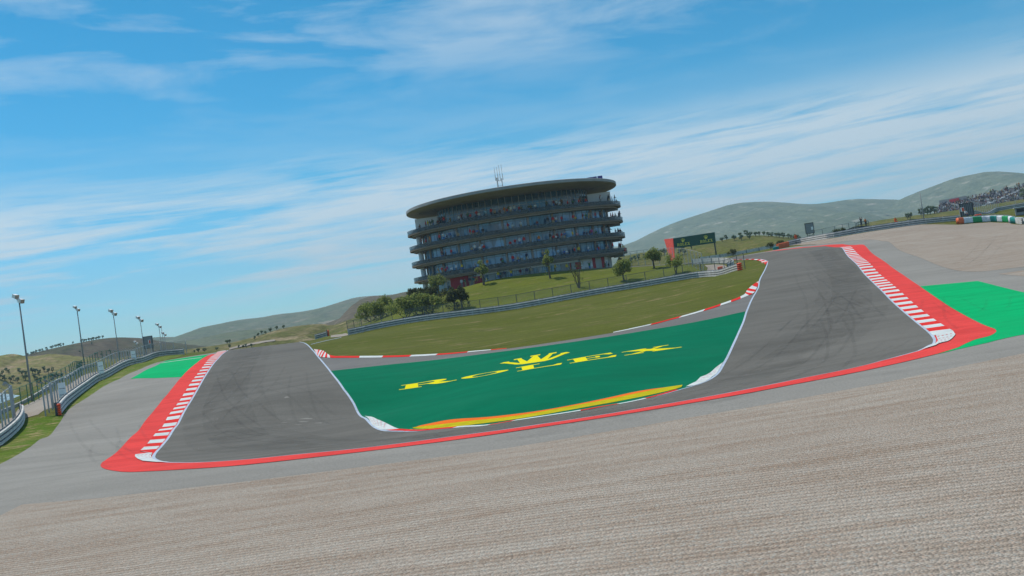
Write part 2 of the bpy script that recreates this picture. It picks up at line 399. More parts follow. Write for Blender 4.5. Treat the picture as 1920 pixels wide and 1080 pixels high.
def inside(x, y, poly):
    c = False; j = len(poly) - 1
    for i in range(len(poly)):
        xi, yi = poly[i]; xj, yj = poly[j]
        if (yi > y) != (yj > y) and x < (xj - xi) * (y - yi) / (yj - yi + 1e-12) + xi: c = not c
        j = i
    return c
def drape_w(name, poly, off, mat, step=2.0, kind='structure', parent=None, holes=()):
    """fill a world xy outline with a fine mesh lying on the ground, off metres above it"""
    b = dense(poly, step); vs = [Vector((x, y)) for x, y in b]; n = len(b)
    ed = [(i, (i + 1) % n) for i in range(n)]
    X = [p[0] for p in b]; Y = [p[1] for p in b]
    gx = np.arange(min(X) + step * .37, max(X), step); gy = np.arange(min(Y) + step * .41, max(Y), step)
    mx_, my_ = np.meshgrid(gx, gy); mx_ = mx_.ravel(); my_ = my_.ravel(); ins = np.zeros(len(mx_), bool); bb = np.array(b); j = n - 1
    for i in range(n):
        xi, yi = bb[i]; xj, yj = bb[j]
        ins ^= ((yi > my_) != (yj > my_)) & (mx_ < (xj - xi) * (my_ - yi) / (yj - yi + 1e-12) + xi); j = i
    for x, y in zip(mx_[ins], my_[ins]): vs.append(Vector((float(x), float(y))))
    v2, e2, f2, *_ = delaunay_2d_cdt(vs, ed, [], 1, 1e-4)
    zz = gzv([(p.x, p.y) for p in v2]); vv = [(p.x, p.y, float(z) + off) for p, z in zip(v2, zz)]
    ff = []
    for f in f2:
        a, b_, c = [v2[i] for i in f[:3]]
        ff.append(tuple(f) if (b_ - a).cross(c - a) > 0 else tuple(reversed(f)))
    o = finish(name, vv, ff, mat, parent=parent, smooth=True)
    if kind: o['kind'] = kind
    return o
def drape(name, px, off, mat, step=2.0, maxd=260, **kw):
    pts = [item(t, maxd) for t in px]
    return drape_w(name, [(p.x, p.y) for p in pts], off, mat, step, **kw)
def resample(pts, n=None, step=None):
    d = [0]
    for i in range(1, len(pts)): d.append(d[-1] + (pts[i] - pts[i - 1]).length)
    if n is None: n = max(2, int(round(d[-1] / step)) + 1)
    o = []; j = 0
    for k in range(n):
        s = d[-1] * k / (n - 1)
        while j < len(d) - 2 and d[j + 1] < s: j += 1
        t = (s - d[j]) / max(1e-9, d[j + 1] - d[j]); o.append(pts[j].lerp(pts[j + 1], min(1, max(0, t))))
    return o
def smoothp(pts, it=2):
    for _ in range(it):
        o = [pts[0]]
        for i in range(len(pts) - 1):
            o.append(pts[i].lerp(pts[i + 1], .25)); o.append(pts[i].lerp(pts[i + 1], .75))
        o.append(pts[-1]); pts = o
    return pts
def flat(v): return Vector((v.x, v.y, 0))
def path(px, maxd=260, it=2): return smoothp([flat(item(t, maxd)) for t in px], it)
def ribbon(name, A_, B_, offs, mats, seg=None, step=1.0, kind='structure', lipped=0, near=True):
    """strip between two world polylines; mats alternate every seg metres. lipped: metres by which side B is raised"""
    ln = sum((A_[i + 1] - A_[i]).length for i in range(len(A_) - 1))
    n = max(2, int(ln / step) + 1); a = resample(A_, n); mb = MB(); acc = 0
    if seg and near:
        fb = resample(B_, 800); b = []; j0 = 0
        for i, p in enumerate(a):
            tq = (a[min(i + 1, n - 1)] - a[max(i - 1, 0)]).normalized(); pq = p - tq * .12; j0 = min(range(j0, len(fb)), key=lambda j: (fb[j] - pq).length_squared); b.append(fb[j0])
        b[0] = B_[0].copy(); b[-1] = B_[-1].copy()
    else: b = resample(B_, n)
    for i in range(n - 1):
        l = ((a[i + 1] - a[i]).length + (b[i + 1] - b[i]).length) / 2
        mi = int((acc + l / 2) / seg) % len(mats) if seg else 0
        acc += l; cr = 3
        for k in range(cr):
            q = []
            for (pa, pb, t) in ((a[i], b[i], k / cr), (a[i], b[i], (k + 1) / cr), (a[i + 1], b[i + 1], (k + 1) / cr), (a[i + 1], b[i + 1], k / cr)):
                p = pa.lerp(pb, t); q.append((p.x, p.y, offs + lipped * t))
            mb.add(q, [(0, 1, 2, 3)], mi)
    zz = gzv([v[:2] for v in mb.v]); mb.v = [(v[0], v[1], v[2] + float(z)) for v, z in zip(mb.v, zz)]
    o = mb.build(name, mats, smooth=False)
    for p in o.data.polygons:
        if p.normal.z < 0: p.flip()
    bmx = bmesh.new(); bmx.from_mesh(o.data); bmesh.ops.remove_doubles(bmx, verts=bmx.verts, dist=.002); bmx.to_mesh(o.data); bmx.free()
    if kind: o['kind'] = kind
    return o
def offset_path(P_, d):
    o = []
    for i, p in enumerate(P_):
        t = (P_[min(i + 1, len(P_) - 1)] - P_[max(i - 1, 0)]).normalized(); o.append(p + Vector((-t.y, t.x, 0)) * d)
    return o

# ------------------------------------------------------------------ traced outlines (pixels of the photograph, cast on the terrain)
LO = [(426.7,657.5),(420,661),(411.7,670),(401.7,680),(391.7,693.3),(383.3,706.7),(374,723),(363,741.7),(353,758),(341.7,778),(330,798),(316.7,819),(304,834),(292,847),(286,855),(287.5,861),(299,866),(318,868)]
APEX = [(343,868.3),(376.7,867.8),(426.7,865),(476.7,861.6),(560,853),(640,846),(746.7,833),(853,818.5),(956.7,805.4),(1100,783.5),(1240,760),(1363,738.5),(1456.7,720.4),(1530,705),(1600,690),(1650,677.5),(1693,666.7)]
RO = [(1726.7,657.5),(1746.7,648),(1754,640),(1753,633),(1745,624),(1729,611.5),(1706,592.5),(1684,574),(1664,555),(1649,540),(1633,524),(1615,506),(1598,487),(1585,473),(1576.7,463.5)]
ROFAR = [(1546,461.5),(1522,463.5),(1480,468),(1450,471.5),(1430,474),(1400,478.5),(1380,481)]
RI = [(1425,486.3),(1438,488),(1440,491),(1431.7,510),(1424,530),(1414.5,550),(1404,573),(1398,588),(1386.7,618),(1379,636),(1366,665),(1356,683),(1343,700.5),(1334,709),(1322,716.5),(1303,723)]
IA = [(1273,731.5),(1246.7,739),(1190,752.7),(1119,766),(1091,771),(1020,782),(956.7,791),(890,799),(840,803.3),(806.7,806.5),(781.7,808),(756.7,808.3)]
LI = [(733,807.8),(713,805.5),(696.7,797),(683,783),(670,765),(656.7,745),(640,725),(620,695),(606.7,680),(593,665),(586.7,656),(578,647.5),(571.7,643.5),(562.5,640.3)]
lo_w = path(LO, 200); apex_w = path(APEX); ro_w = path(RO, 210); ri_w = path(RI, 200); ia_w = path(IA); li_w = path(LI, 200)
far_w = path(ROFAR, 230)
outer = lo_w + apex_w + ro_w; inner = ri_w + ia_w + li_w
e0 = (lo_w[0] - lo_w[4]).normalized(); e1 = (li_w[-1] - li_w[-5]).normalized()
lo_ext = [lo_w[0] + e0 * 40 + Vector((-4, 0, 0))]; li_ext = [li_w[-1] + e0 * 40 + Vector((-1, 0, 0))]
far_in = path([(1425,486.3),(1400,486),(1380,486.8),(1345,488)], 215)
fe = far_w[-1]; fi = far_in[-1]
track_poly = lo_ext + outer + far_w + [fe + Vector((-40, 8, 0)), fi + Vector((-40, 12, 0))] + far_in[::-1] + inner + li_ext
t2 = lambda ps: [(p.x, p.y) for p in ps]

# pale asphalt apron round the outside of the corner
GE = [(1920,663),(1766.7,695),(1655,719),(1460,755),(1200,800),(958,839),(735,869),(480,901),(325,918.7),(185,935),(41,946.7),(0,967.5)]
LEFT_EDGE = [(0,870),(33,853),(70,830),(100,806.7),(115,788),(123,774),(143,758),(175,736.7),(216.7,713),(223,711.7),(260,693),(286.7,681.7),(310,676)]
GT = [(1533,459),(1591,450.7),(1642,448.4),(1656,452),(1688,470),(1734.6,488),(1785.5,505.6),(1804,509),(1839,509.5),(1873.5,505.6),(1920,500)]
ge_w = [flat(cast(*p)) for p in GE]; le_w = smoothp([flat(cast(*p)) for p in LEFT_EDGE], 2); gt_w = smoothp([flat(cast(*p, 215)) for p in GT], 2)
apron = [(-26.5,16)] + [(-50,38)] + t2(le_w) + [(p.x, p.y) for p in lo_w[:1]] + [(lo_w[0].x + 5, lo_w[0].y + 8)] + [(lo_w[30].x + 3, lo_w[30].y), (0, 40)] + [(ro_w[20].x - 3, ro_w[20].y)] + [(ro_w[-1].x - 4, ro_w[-1].y)] + t2(far_w[1:-1]) \
    + t2(gt_w) + [(64, 84), (75, 60), (60, 40), (ge_w[0].x + 14, ge_w[0].y - 1)] + t2(ge_w)
drape_w('apron', apron, .0, M['asphalt'], 1.2)
# gravel beds
near_gravel = t2(ge_w[::-1]) + [(ge_w[0].x + 14, ge_w[0].y - 1), (70, 20), (70, -30), (-60, -30), (-50, 2), (-26.5, 16)]
drape_w('gravel_trap', near_gravel, .012, M['gravel'], 1.6)
bar_px = [(1920,421),(1891,418),(1857.5,417),(1825,419),(1798,421.5),(1720,421),(1650,431.5),(1560,447),(1500,456),(1478,461)]
bar_w = [flat(cast(*p, 225)) for p in bar_px]
trap = t2(gt_w) + [(95, 95), (105, 130), (110, 172)] + t2(bar_w) + [(gt_w[0].x - 1, gt_w[0].y + 6)]
drape_w('gravel_bed', trap, .012, M['gravel'], 2.0)
drape('gravel_patch', [(1871,513.7),(1920,507),(84,78,0),(84,70,0),(1920,518)], .014, M['gravel'], 1.5)
# track
trk = drape_w('track', track_poly, .008, M['track'], 1.1)
# infield asphalt, dark green paint
pit_px = [(1414,551),(1403,574),(1398,590),(1386,618)] + [(1320,640),(1000,690),(660,720)] + [(621,696),(607,681),(595,667),(603,670.5),(626,671.5),(666.7,671),(750,669.7),(820,665.8),(880,660.5),(920,657.2),(955,653.5),(1000,647.5),(1060,638.5),(1110,630.5),(1150,624),(1170,620.3),(1198,614.3),(1230,607.8),(1260,599.5),(1290,592),(1316.7,584.5),(1343,576.5),(1378,564.5),(1396.7,556.5)]
drape('infield_road', pit_px, .003, M['pit'], 1.2)
grn_px = [(621,695.5),(700,687),(740,682.7),(820,674.7),(890,666),(960,657),(1020,649),(1080,640.6),(1140,631.7),(1220,618.5),(1300,604.8),(1350,594.5),(1397.5,584)]
green_poly = [flat(cast(*p)) for p in grn_px] + [p for p in ri_w if p.y < cast(1397, 588).y - .5] + ia_w + [p for p in li_w if p.y < cast(620, 696).y - .5]
dg = drape_w('painted_infield', t2(green_poly), .012, M['dgreen'], 1.1)
# green run-offs
lg = [(245,710.8),(290,709.3),(340,707),(360,688),(373,678),(391,664.8),(346.7,671),(313,676),(303,680),(266.7,698)]
drape('green_runoff', lg, .012, M['green'], 1.2, 190)
RG = [(1725,537),(1780,532),(1833,527),(1920,548.4),(58,66,0),(62,52,0),(1920,627.5),(1850,643.5),(1736.7,669),(1800,640),(1850,625),(1850,612),(1800,587),(1758,560)]
drape('green_runoff', RG, .010, M['green'], 1.2)
# red strip round the outside
RED_O = [(410,663),(392,665),(373,678),(360,688),(340,706.7),(320,733),(296.7,758),(273,788),(246.7,819),(226.7,840),(193,865),(187.5,873),(193,879),(210,883),(235,886),(276.7,884.7),(343,880.8),(410,876.7),(476.7,870.8),(560,861.5),(640,852.5),(746.7,839.2),(853,825.5),(958,810.8),(1100,789.2),(1240,766),(1396.7,739),(1456.7,727.5),(1530,714),(1600,700),(1670,684.5),(1736.7,669),(1766.7,661.7),(1808,648),(1850,631.7),(1865,624.5),(1869,620),(1865,616.7),(1855,613.5),(1833,605),(1800,586.7),(1780,575),(1758,560),(1741.7,549),(1728,540),(1700,520),(1690,513),(1663,495),(1636.7,476),(1613,458.5)]
REDTOP = [(1580,457.8),(1555,459),(1521.7,462.5),(1480,466.7),(1450,470),(1430,472.6)]
red_o = smoothp([flat(cast(*p, 212)) for p in RED_O], 1); red_t = [flat(cast(*p, 225)) for p in REDTOP]
red_poly = t2(red_o) + t2(red_t) + t2([p for p in far_w if p.x < red_t[0].x - 1 and p.x > red_t[-1].x][::-1]) + t2(outer[::-1][:-1]) + [(outer[0].x, outer[0].y)]
drape_w('red_strip', red_poly, .016, M['red'], 1.0)
# white edge lines
def line(Pp, wd, side=1, name='edge_line'):
    ribbon(name, offset_path(Pp, -.08), offset_path(Pp, wd), .019, [M['line']], step=1.0)
def line2(Pp, wfun):
    ds = [wfun(i / (len(Pp) - 1)) for i in range(len(Pp))]; a = offset_path(Pp, -.06); q = []
    for i, p in enumerate(Pp): q.append(a[i] + (offset_path(Pp, 1.0)[i] - p) * (ds[i] + .06))
    return a, q
def taper(Pp, lo, hi): return lambda s: lo + (hi - lo) * min(1, max(0, abs(s - .5) * 2 - .12) / .3)
def edge(Pp, wf):
    O1 = offset_path(Pp, 1.0); n = len(Pp); a = []; b = []
    for i, p in enumerate(Pp): d = O1[i] - p; ww = wf(i); a.append(p - d * ww * .35); b.append(p + d * ww)
    ribbon('edge_line', a, b, .019, [M['line']], step=.8)
allo = lo_ext + lo_w + apex_w + ro_w; nl, na = len(lo_ext + lo_w), len(apex_w)
def wo(i):
    k = max(0, min(i - nl + 14, nl + na - i + 14)); return .12 - .085 * min(1, k / 24)
edge(allo, wo)
edge(ri_w + ia_w + li_w + li_ext, lambda i: .115 - .085 * (len(ri_w) + 6 < i < len(ri_w) + len(ia_w) - 6))
# kerbs
KL = [(423,656.7),(405,663),(388,680),(371.7,700),(355,723),(336.7,751.7),(313,785),(288,819),(276.7,833),(262,847)]
kl_w = path(KL, 200); i_end = min(range(len(lo_w)), key=lambda i: (lo_w[i] - flat(cast(286, 850))).length)
ribbon('striped_kerb', offset_path(lo_w[:i_end + 1], -.1), kl_w, .022, [M['kwhite'], M['kred']], 1.62, .27, lipped=.04)
drape('kerb_end', [(285.5,850),(283.3,856.7),(287,862.5),(299,866.8),(318,868.3),(293,868.2),(268,866),(258,861.7),(253,856.7),(254,853.5)], .055, M['kwhite'], .8)
KR = [(1787,621.5),(1776.7,616),(1761.7,606.7),(1736.7,589),(1716.7,573),(1700,557.5),(1682,542),(1663,525),(1638,503),(1613,480),(1594,462.5)]
kr_w = path(KR, 210); i0 = min(range(len(ro_w)), key=lambda i: (ro_w[i] - flat(cast(1753, 629))).length)
ribbon('striped_kerb', ro_w[i0:], kr_w, .022, [M['kwhite'], M['kred']], 1.62, .27, lipped=.04)
drape('kerb_end', [(1755,629),(1787,621.5),(1791.7,628),(1788,633),(1775,641.7),(1755,649.5),(1728,657.6),(1749,648),(1759,639)], .055, M['kwhite'], .8)
# inner kerbs
M['kdash'] = paint('kerb_dash', (.66, .10, .10), .2, 1.5)
def dashes(a, b, c, d, n, m):
    mb = MB(); q4 = [cast(*q) for q in (a, b, c, d)]
    for i in range(n):
        for j in range(m):
            u0, u1 = (j + .15 + .3 * (i % 2)) / m, (j + .6 + .3 * (i % 2)) / m; v0, v1 = (i + .42) / n, (i + .58) / n
            vs = []
            for u, v in ((u0, v0), (u1, v0), (u1, v1), (u0, v1)):
                p = q4[0].lerp(q4[1], min(1, u)).lerp(q4[3].lerp(q4[2], min(1, u)), v); vs.append((p.x, p.y, gz(p.x, p.y) + .061))
            mb.add(vs, [(0, 1, 2, 3)])
    o = mb.build('kerb_dashes', M['kdash']); o['kind'] = 'structure'
    for p in o.data.polygons:
        if p.normal.z < 0: p.flip()
dashes((1757, 629), (1789, 623), (1772, 642), (1750, 649), 6, 4)
dashes((286, 862), (256, 857), (256, 854), (284, 852), 3, 4)
dashes((699, 796), (689, 784), (727, 797), (722, 804), 5, 4)
dashes((1350, 684), (1318, 707), (1310, 716), (1333, 706), 5, 4)
drape('kerb_end', [(684,780),(706.7,786.7),(731.7,798),(748,804),(724,806.3),(712,805),(698,797.5)], .028, M['kwhite'], .7)
drape('kerb_red_block', [(748,804),(765,805.5),(757,808),(733,807.7),(724,806.3)], .030, M['kred'], .7)
drape('kerb_end', [(1356,680),(1341,690),(1313,707.5),(1305,716),(1286,725.5),(1303,723),(1322,716.5),(1336,706),(1346,696)], .028, M['kwhite'], .7)
ib = offset_path(ia_w, -.20)
ribbon('apex_kerb', ia_w, ib, .024, [M['kred'], M['kwhite']], 3.6, .5, lipped=.03)
ribbon('apex_green_line', ib, offset_path(ia_w, -.40), .022, [M['green']], None, .8)
YL = [(1278,726.5),(1261,732),(1208,743.5),(1137,757.5),(1063,770.5),(956.7,788.5),(856.7,800.6),(806.7,804.3),(775,804.3)]
YU = [(1280,724.5),(1261,726.5),(1208,737.2),(1137,752.8),(1048,768.5),(956.7,784.7),(856.7,795),(806.7,799.5),(774,804)]
OU = [(1279,724.3),(1261,726),(1204,733),(1137,748),(1084,759),(1023.8,770),(958,779),(906.7,784.5),(845,788),(810,794),(786.7,799)]
yl = path(YL); yu = path(YU); ou = path(OU)
ribbon('yellow_kerb', yl, yu, .030, [M['kyellow']], None, .8, lipped=.05)
drape_w('orange_kerb', t2(yu) + t2(ou[::-1]), .045, M['korange'], .8)
# infield kerbs along the grass
WR = [M['kred'], M['kwhite']]
ka = path([(593.5,664.5),(597,668),(604,670.3),(627,671.3)]); kb = path([(588.5,655),(600,656.5),(607,658.5),(615,666),(628,668.3)])
ribbon('striped_kerb', ka, kb, .022, [M['kpale'], M['kpale']] + WR * 6, 1.15, .3, lipped=.03, near=False)
ka = path([(627,671.3),(666.7,671),(750,669.7),(820,666),(880,660.3),(920,657),(950,654)]); kb = path([(628,668.3),(666.7,668.2),(750,667),(820,664),(880,659.2),(920,656.3),(950,653.6)])
ribbon('striped_kerb', ka, kb, .022, WR, 3.9, .5, lipped=.03, near=False)
ka = path([(1150,624),(1170,620.2),(1198,614.2),(1230,607.6),(1260,599.3),(1290,592),(1316.7,584.3),(1343,576.3),(1378,564.3),(1396.7,556.8)]); kb = path([(1150,623.4),(1170,619.4),(1198,613.2),(1230,606.2),(1260,597.8),(1290,590.2),(1316.7,582),(1343,573.6),(1378,561),(1396,552.5)])
ribbon('striped_kerb', ka, kb, .022, [M['kwhite'], M['kred']], 4.2, .5, lipped=.03, near=False)
ka = path([(1396.7,556.8),(1406,553),(1414,549.5),(1418,541),(1423.5,529)]); kb = path([(1396,552.5),(1400,545),(1404,540.5),(1411,535),(1422.5,528)])
ribbon('striped_kerb', ka, kb, .022, [M['kwhite'], M['kred'], M['kwhite'], M['kred'], M['kwhite'], M['kred'], M['kpale'], M['kpale'], M['kpale'], M['kpale']], 1.6, .3, lipped=.03, near=False)
ka = path([(1440,491),(1438,488),(1425,486.2),(1400,486),(1380,486.7),(1345,488)], 215); kb = path([(1435,497),(1429,491),(1420,488),(1400,487),(1380,487.5),(1345,488.6)], 215)
ribbon('striped_kerb', ka, kb, .022, [M['kpale'], M['kred'], M['kwhite'], M['kred']], 1.5, .4, lipped=.03)
# verge, bank, service roads, thin faded line on the grass
verge = t2(le_w) + [(p.x, p.y) for p in [flat(cast(*q, 215)) for q in [(345,664),(290,669),(250,684),(215,699.5),(180,718),(150,741),(120,772),(95,779),(50,785),(0,806)]]] + [(-50, 62), (-50, 40)]
drape_w('grass_verge', verge, -.012, M['verge'], 1.4)
bank_px = [(655,626),(700,615),(800,599),(900,587),(960,578),(1050,563),(1150,544.5),(1250,527.5),(1325,514.5)]
bank = t2([flat(cast(*p)) for p in bank_px]) + [(36, 205), (38, 240), (2, 262), (-40, 240), (-48, 200)]
drape_w('grass_bank', bank, -.008, M['mound'], 2)
drape('service_road', [(-52,62,0),(0,795),(33,768),(80,743),(127,722),(167,700),(230,668),(-80,205,0),(-72,205,0),(255,676),(190,706),(150,730),(112,760),(83,769),(72,777),(50,783),(0,806)], .0, M['path'], 2, 220)
drape('service_road', [(1321,497),(1343,495.5),(1358,496.5),(1363,500.5),(1340,509),(1325,512),(1327,502)], .0, M['path'], 1.5)
drape('service_road', [(620,629),(640,626),(655,627.5),(640,631),(620,632.5)], .0, M['path'], 2, 215)
ribbon('faded_line', path([(583,645.5),(610,639),(640,632.5)], 200), path([(583,646),(610,639.5),(640,633)], 200), .006, [M['line']], step=1.5)
ribbon('faded_line', path([(303,680.3),(330,676.3),(360,672.3),(378,670.3)], 200), path([(303,681),(330,677),(360,673),(378,671)], 200), .018, [M['concrete']], step=1.5)
drape('car_park', [(1640,418),(1690,413.5),(1740,411),(1765,408),(125,232,0),(122,262,0),(80,262,0)], .01, M['asphalt'], 4, 250)

# tyre marks on the road surface
sk = NB('tyre_mark'); sk.done((.055, .055, .055), .8, 0, .3); nzs = sk.noise(.9, 5, .7)
al = sk.ramp(nzs, [(.35, .02), (.75, .12)]); sk.link(al, sk.b.inputs['Alpha'])
smk = MB()
def skid(px, wd=.2):
    Pp = resample(path(px, 200, 3), step=.8)
    for side in (-.75, .75):
        c = offset_path(Pp, side)
        a = offset_path(c, -wd / 2); b = offset_path(c, wd / 2)
        for i in range(len(c) - 1):
            q = [(p.x, p.y, gz(p.x, p.y) + .024) for p in (a[i], b[i], b[i + 1], a[i + 1])]
            smk.add(q, [(0, 1, 2, 3)])
for s in [[(1440,700),(1500,690),(1560,650),(1585,610),(1570,580)],[(1530,530),(1560,560),(1600,580),(1640,590)],[(1590,545),(1570,580),(1545,610)],[(1480,620),(1540,560),(1600,550),(1640,600)],
          [(1500,510),(1530,560),(1535,620)],[(1480,560),(1520,570),(1570,560),(1600,572)],[(1560,600),(1580,640),(1560,690),(1480,720)],[(1520,500),(1540,520),(1580,532)],[(1440,620),(1500,600),(1560,610)],
          [(380,820),(430,800),(500,812),(600,820)],[(420,700),(450,760),(520,800)],[(520,690),(480,740),(440,780)],[(560,700),(560,760),(600,800)],[(400,770),(440,812),(540,826),(640,830)],[(470,680),(440,720),(400,760)],[(500,720),(560,740),(640,790)],
          [(340,850),(450,850),(600,838)],[(1500,708),(1620,680),(1700,645)],[(1400,725),(1560,690),(1680,640)],[(1380,700),(1450,660),(1500,600)],
          [(240,800),(250,830),(290,850)],[(200,830),(190,850),(240,872)],[(1780,560),(1830,590),(1870,580),(1872,560)],[(1750,560),(1745,600),(1770,620)],[(1730,570),(1770,600),(1790,590)],[(1850,450),(1830,480),(1800,495)],[(1880,440),(1850,480),(1820,500)],[(1830,470),(1870,455),(1900,470)],[(150,790),(180,840),(230,850)]]:
    skid(s, .2)
o = smk.build('tyre_marks', M['track']); o.data.materials[0] = sk.m; o['kind'] = 'stuff'
o['label'] = 'dark curved tyre marks scattered over the asphalt and run-off'
for p in o.data.polygons:
    if p.normal.z < 0: p.flip()

for s in [[(1490,760-20),(1560,700),(1640,664),(1712,640)],[(1420,735),(1540,690),(1640,655),(1690,620)]]: pass
rnd = random.Random(99)
ax0 = [p for p in track_poly[4:-4]]
tp = t2(track_poly)
for k in range(60):
    x, y = rnd.uniform(-40, 60), rnd.uniform(34, 150)
    if not inside(x, y, tp): continue
    R_ = rnd.uniform(7, 26); a0 = rnd.uniform(0, 6.28); ln = rnd.uniform(.3, .9); cx, cy = x - R_ * cos(a0), y - R_ * sin(a0)
    Pp = [Vector((cx + R_ * cos(a0 + ln * t / 14), cy + R_ * sin(a0 + ln * t / 14), 0)) for t in range(15)]
    Pp = [p for p in Pp if inside(p.x, p.y, tp)]
    if len(Pp) < 6: continue
    for side in ((-.7, .7) if rnd.random() < .6 else (0,)):
        a = offset_path(offset_path(Pp, side), -.09); b = offset_path(offset_path(Pp, side), .09)
        for i in range(len(Pp) - 1): smk.add([(p.x, p.y, gz(p.x, p.y) + .0235 + k * 5e-6) for p in (a[i], b[i], b[i + 1], a[i + 1])], [(0, 1, 2, 3)])
bpy.data.objects.remove(o); o = smk.build('tyre_marks', sk.m); o['kind'] = 'stuff'
for p in o.data.polygons:
    if p.normal.z < 0: p.flip()
# rubbered racing line laid as thin translucent layers
rb = NB('rubber_film'); rb.done((.035, .035, .036), .8, 0, .1); rn = rb.noise(.35, 6, .7, sc3=(1, 1, 1)); rb.link(rb.ramp(rn, [(.35, .0), (.75, .13)]), rb.b.inputs['Alpha'])
RLp = path([(470,650),(470,660),(440,700),(420,750),(430,800),(480,835),(580,838),(740,822),(900,806),(1040,789),(1200,764),(1330,735),(1440,690),(1530,640),(1590,590),(1600,540),(1575,500),(1545,475),(1530,466)], 200, 4)
for wd, dz in ((3.0, .011), (1.7, .0135)):
    q = ribbon('rubber_line', offset_path(RLp, -wd), offset_path(RLp, wd), dz, [rb.m], step=1.0)
# painted word and crown on the infield
def letters(word):
    """serif capitals in a 0..1 box: list of (outline, holes)"""
    t = .10
    R_ = [[(0,0),(.40,0),(.40,t),(.34,t),(.34,.46),(.50,.46),(.66,t*.8),(.78,0),(1.02,0),(1.02,t),(.92,t),(.74,.50),(.88,.60),(.92,.75),(.86,.90),(.72,1),(0,1),(0,1-t),(.10,1-t),(.10,t),(0,t)], [(.34,.56),(.56,.56),(.66,.64),(.68,.75),(.64,.85),(.54,1-t),(.34,1-t)]]
    O_ = [[(.5+.5*cos(a),.5+.52*sin(a)) for a in [2*pi*k/28 for k in range(28)]], [(.5+.26*cos(a),.5+.42*sin(a)) for a in [-2*pi*k/28 for k in range(28)]]]
    L_ = [[(0,0),(.96,0),(1,.34),(.90,.34),(.80,t*1.3),(.38,t),(.38,1-t),(.52,1-t),(.52,1),(0,1),(0,1-t),(.12,1-t),(.12,t),(0,t)], None]
    E_ = [[(0,0),(.96,0),(1,.32),(.90,.32),(.80,t*1.2),(.38,t),(.38,.46),(.56,.46),(.58,.36),(.66,.36),(.66,.68),(.58,.68),(.56,.56),(.38,.56),(.38,1-t),(.76,1-t*1.2),(.86,.70),(.95,.70),(.92,1),(0,1),(0,1-t),(.12,1-t),(.12,t),(0,t)], None]
    X_ = [[(0,0),(.34,0),(.34,t),(.24,t),(.44,.38),(.60,t),(.52,t),(.52,0),(1.03,0),(1.03,t),(.92,t),(.62,.58),(.82,1-t),(.70,1-t),(.70,1),(1.0,1),(1.0,1-t),(.92,1-t),(.55,.66),(.43,1-t),(.50,1-t),(.50,1),(0,1),(0,1-t),(.10,1-t),(.38,.50),(.12,t),(0,t)], None]
    X_ = [[(0,0),(.34,0),(.34,t),(.25,t),(.42,.36),(.56,t),(.50,t),(.50,0),(1.03,0),(1.03,t),(.92,t),(.60,.55),(.84,1-t),(.96,1-t),(.96,1),(.64,1),(.64,1-t),(.73,1-t),(.55,.66),(.42,1-t),(.50,1-t),(.50,1),(0,1),(0,1-t),(.10,1-t),(.38,.46),(.12,t),(0,t)], None]
    return {'R': R_, 'O': O_, 'L': L_, 'E': E_, 'X': X_}
LET = letters('')
CROWN = [(0,.62),(.06,.74),(.14,.70),(.13,.62),(.30,.20),(.25,.80),(.20,.80),(.20,.92),(.31,.92),(.31,.80),(.40,.30),(.47,.88),(.43,.88),(.43,1),(.57,1),(.57,.88),(.53,.88),(.60,.30),(.69,.80),(.69,.92),(.80,.92),(.80,.80),(.75,.80),(.70,.20),(.87,.62),(.86,.70),(.94,.74),(1,.62),(.93,.54),(.76,.10),(.66,0),(.34,0),(.24,.10),(.07,.54)]
def bil(q, u, v):
    a = Vector(q[0]).lerp(Vector(q[1]), u); b = Vector(q[3]).lerp(Vector(q[2]), u); return a.lerp(b, v)
def fill2d(outer_, hole):
    vs = [Vector(p) for p in outer_]; n = len(vs); ed = [(i, (i + 1) % n) for i in range(n)]
    if hole:
        b = len(vs); vs += [Vector(p) for p in hole]; m = len(hole); ed += [(b + i, b + (i + 1) % m) for i in range(m)]
    v2, e2, f2, *_ = delaunay_2d_cdt(vs, ed, [], 1, 1e-6)
    res = []
    for f in f2:
        c = sum((v2[i] for i in f), Vector((0, 0))) / len(f)
        if inside(c.x, c.y, outer_) and not (hole and inside(c.x, c.y, hole)): res.append(f)
    return v2, res
def ground_glyph(outer_, hole, quad, mb):
    def sub(p):
        if not p: return p
        o = []
        for i in range(len(p)):
            a, b = p[i], p[(i + 1) % len(p)]
            for k in range(3): o.append((a[0] + (b[0] - a[0]) * k / 3, a[1] + (b[1] - a[1]) * k / 3))
        return o
    v2, f2 = fill2d(sub(outer_), sub(hole)); W4 = [cast(*q) for q in quad]; W4 = [(p.x, p.y) for p in W4]
    vs = []
    for p in v2:
        q = bil(W4, p.x, p.y); vs.append((q.x, q.y, gz(q.x, q.y) + .020))
    fs = []
    for f in f2:
        a, b, c = [Vector(vs[i][:2]) for i in f[:3]]
        fs.append(tuple(f) if (b - a).cross(c - a) > 0 else tuple(reversed(f)))
    mb.add(vs, fs)
wm = MB()
# each letter's four corners on the photograph: bottom left, bottom right, top right, top left
ground_glyph(*LET['R'], [(748,731.5),(855,713.5),(842,708),(752.5,723)], wm)
ground_glyph(*LET['O'], [(860,713),(948,697.5),(958.5,691.5),(870,706)], wm)
ground_glyph(*LET['L'], [(970,697),(1055,683.5),(1053,675.5),(967.5,690)], wm)
ground_glyph(*LET['E'], [(1068.5,682),(1158,668.5),(1152,660.5),(1063.5,675.5)], wm)
ground_glyph(*LET['X'], [(1171.5,667),(1276,651.8),(1256,646.5),(1165.5,660.8)], wm)
ground_glyph(CROWN, None, [(937,689.5),(1065,671.5),(1071,655),(937,678)], wm)
o = wm.build('painted_lettering', M['yellow']); o['kind'] = 'structure'

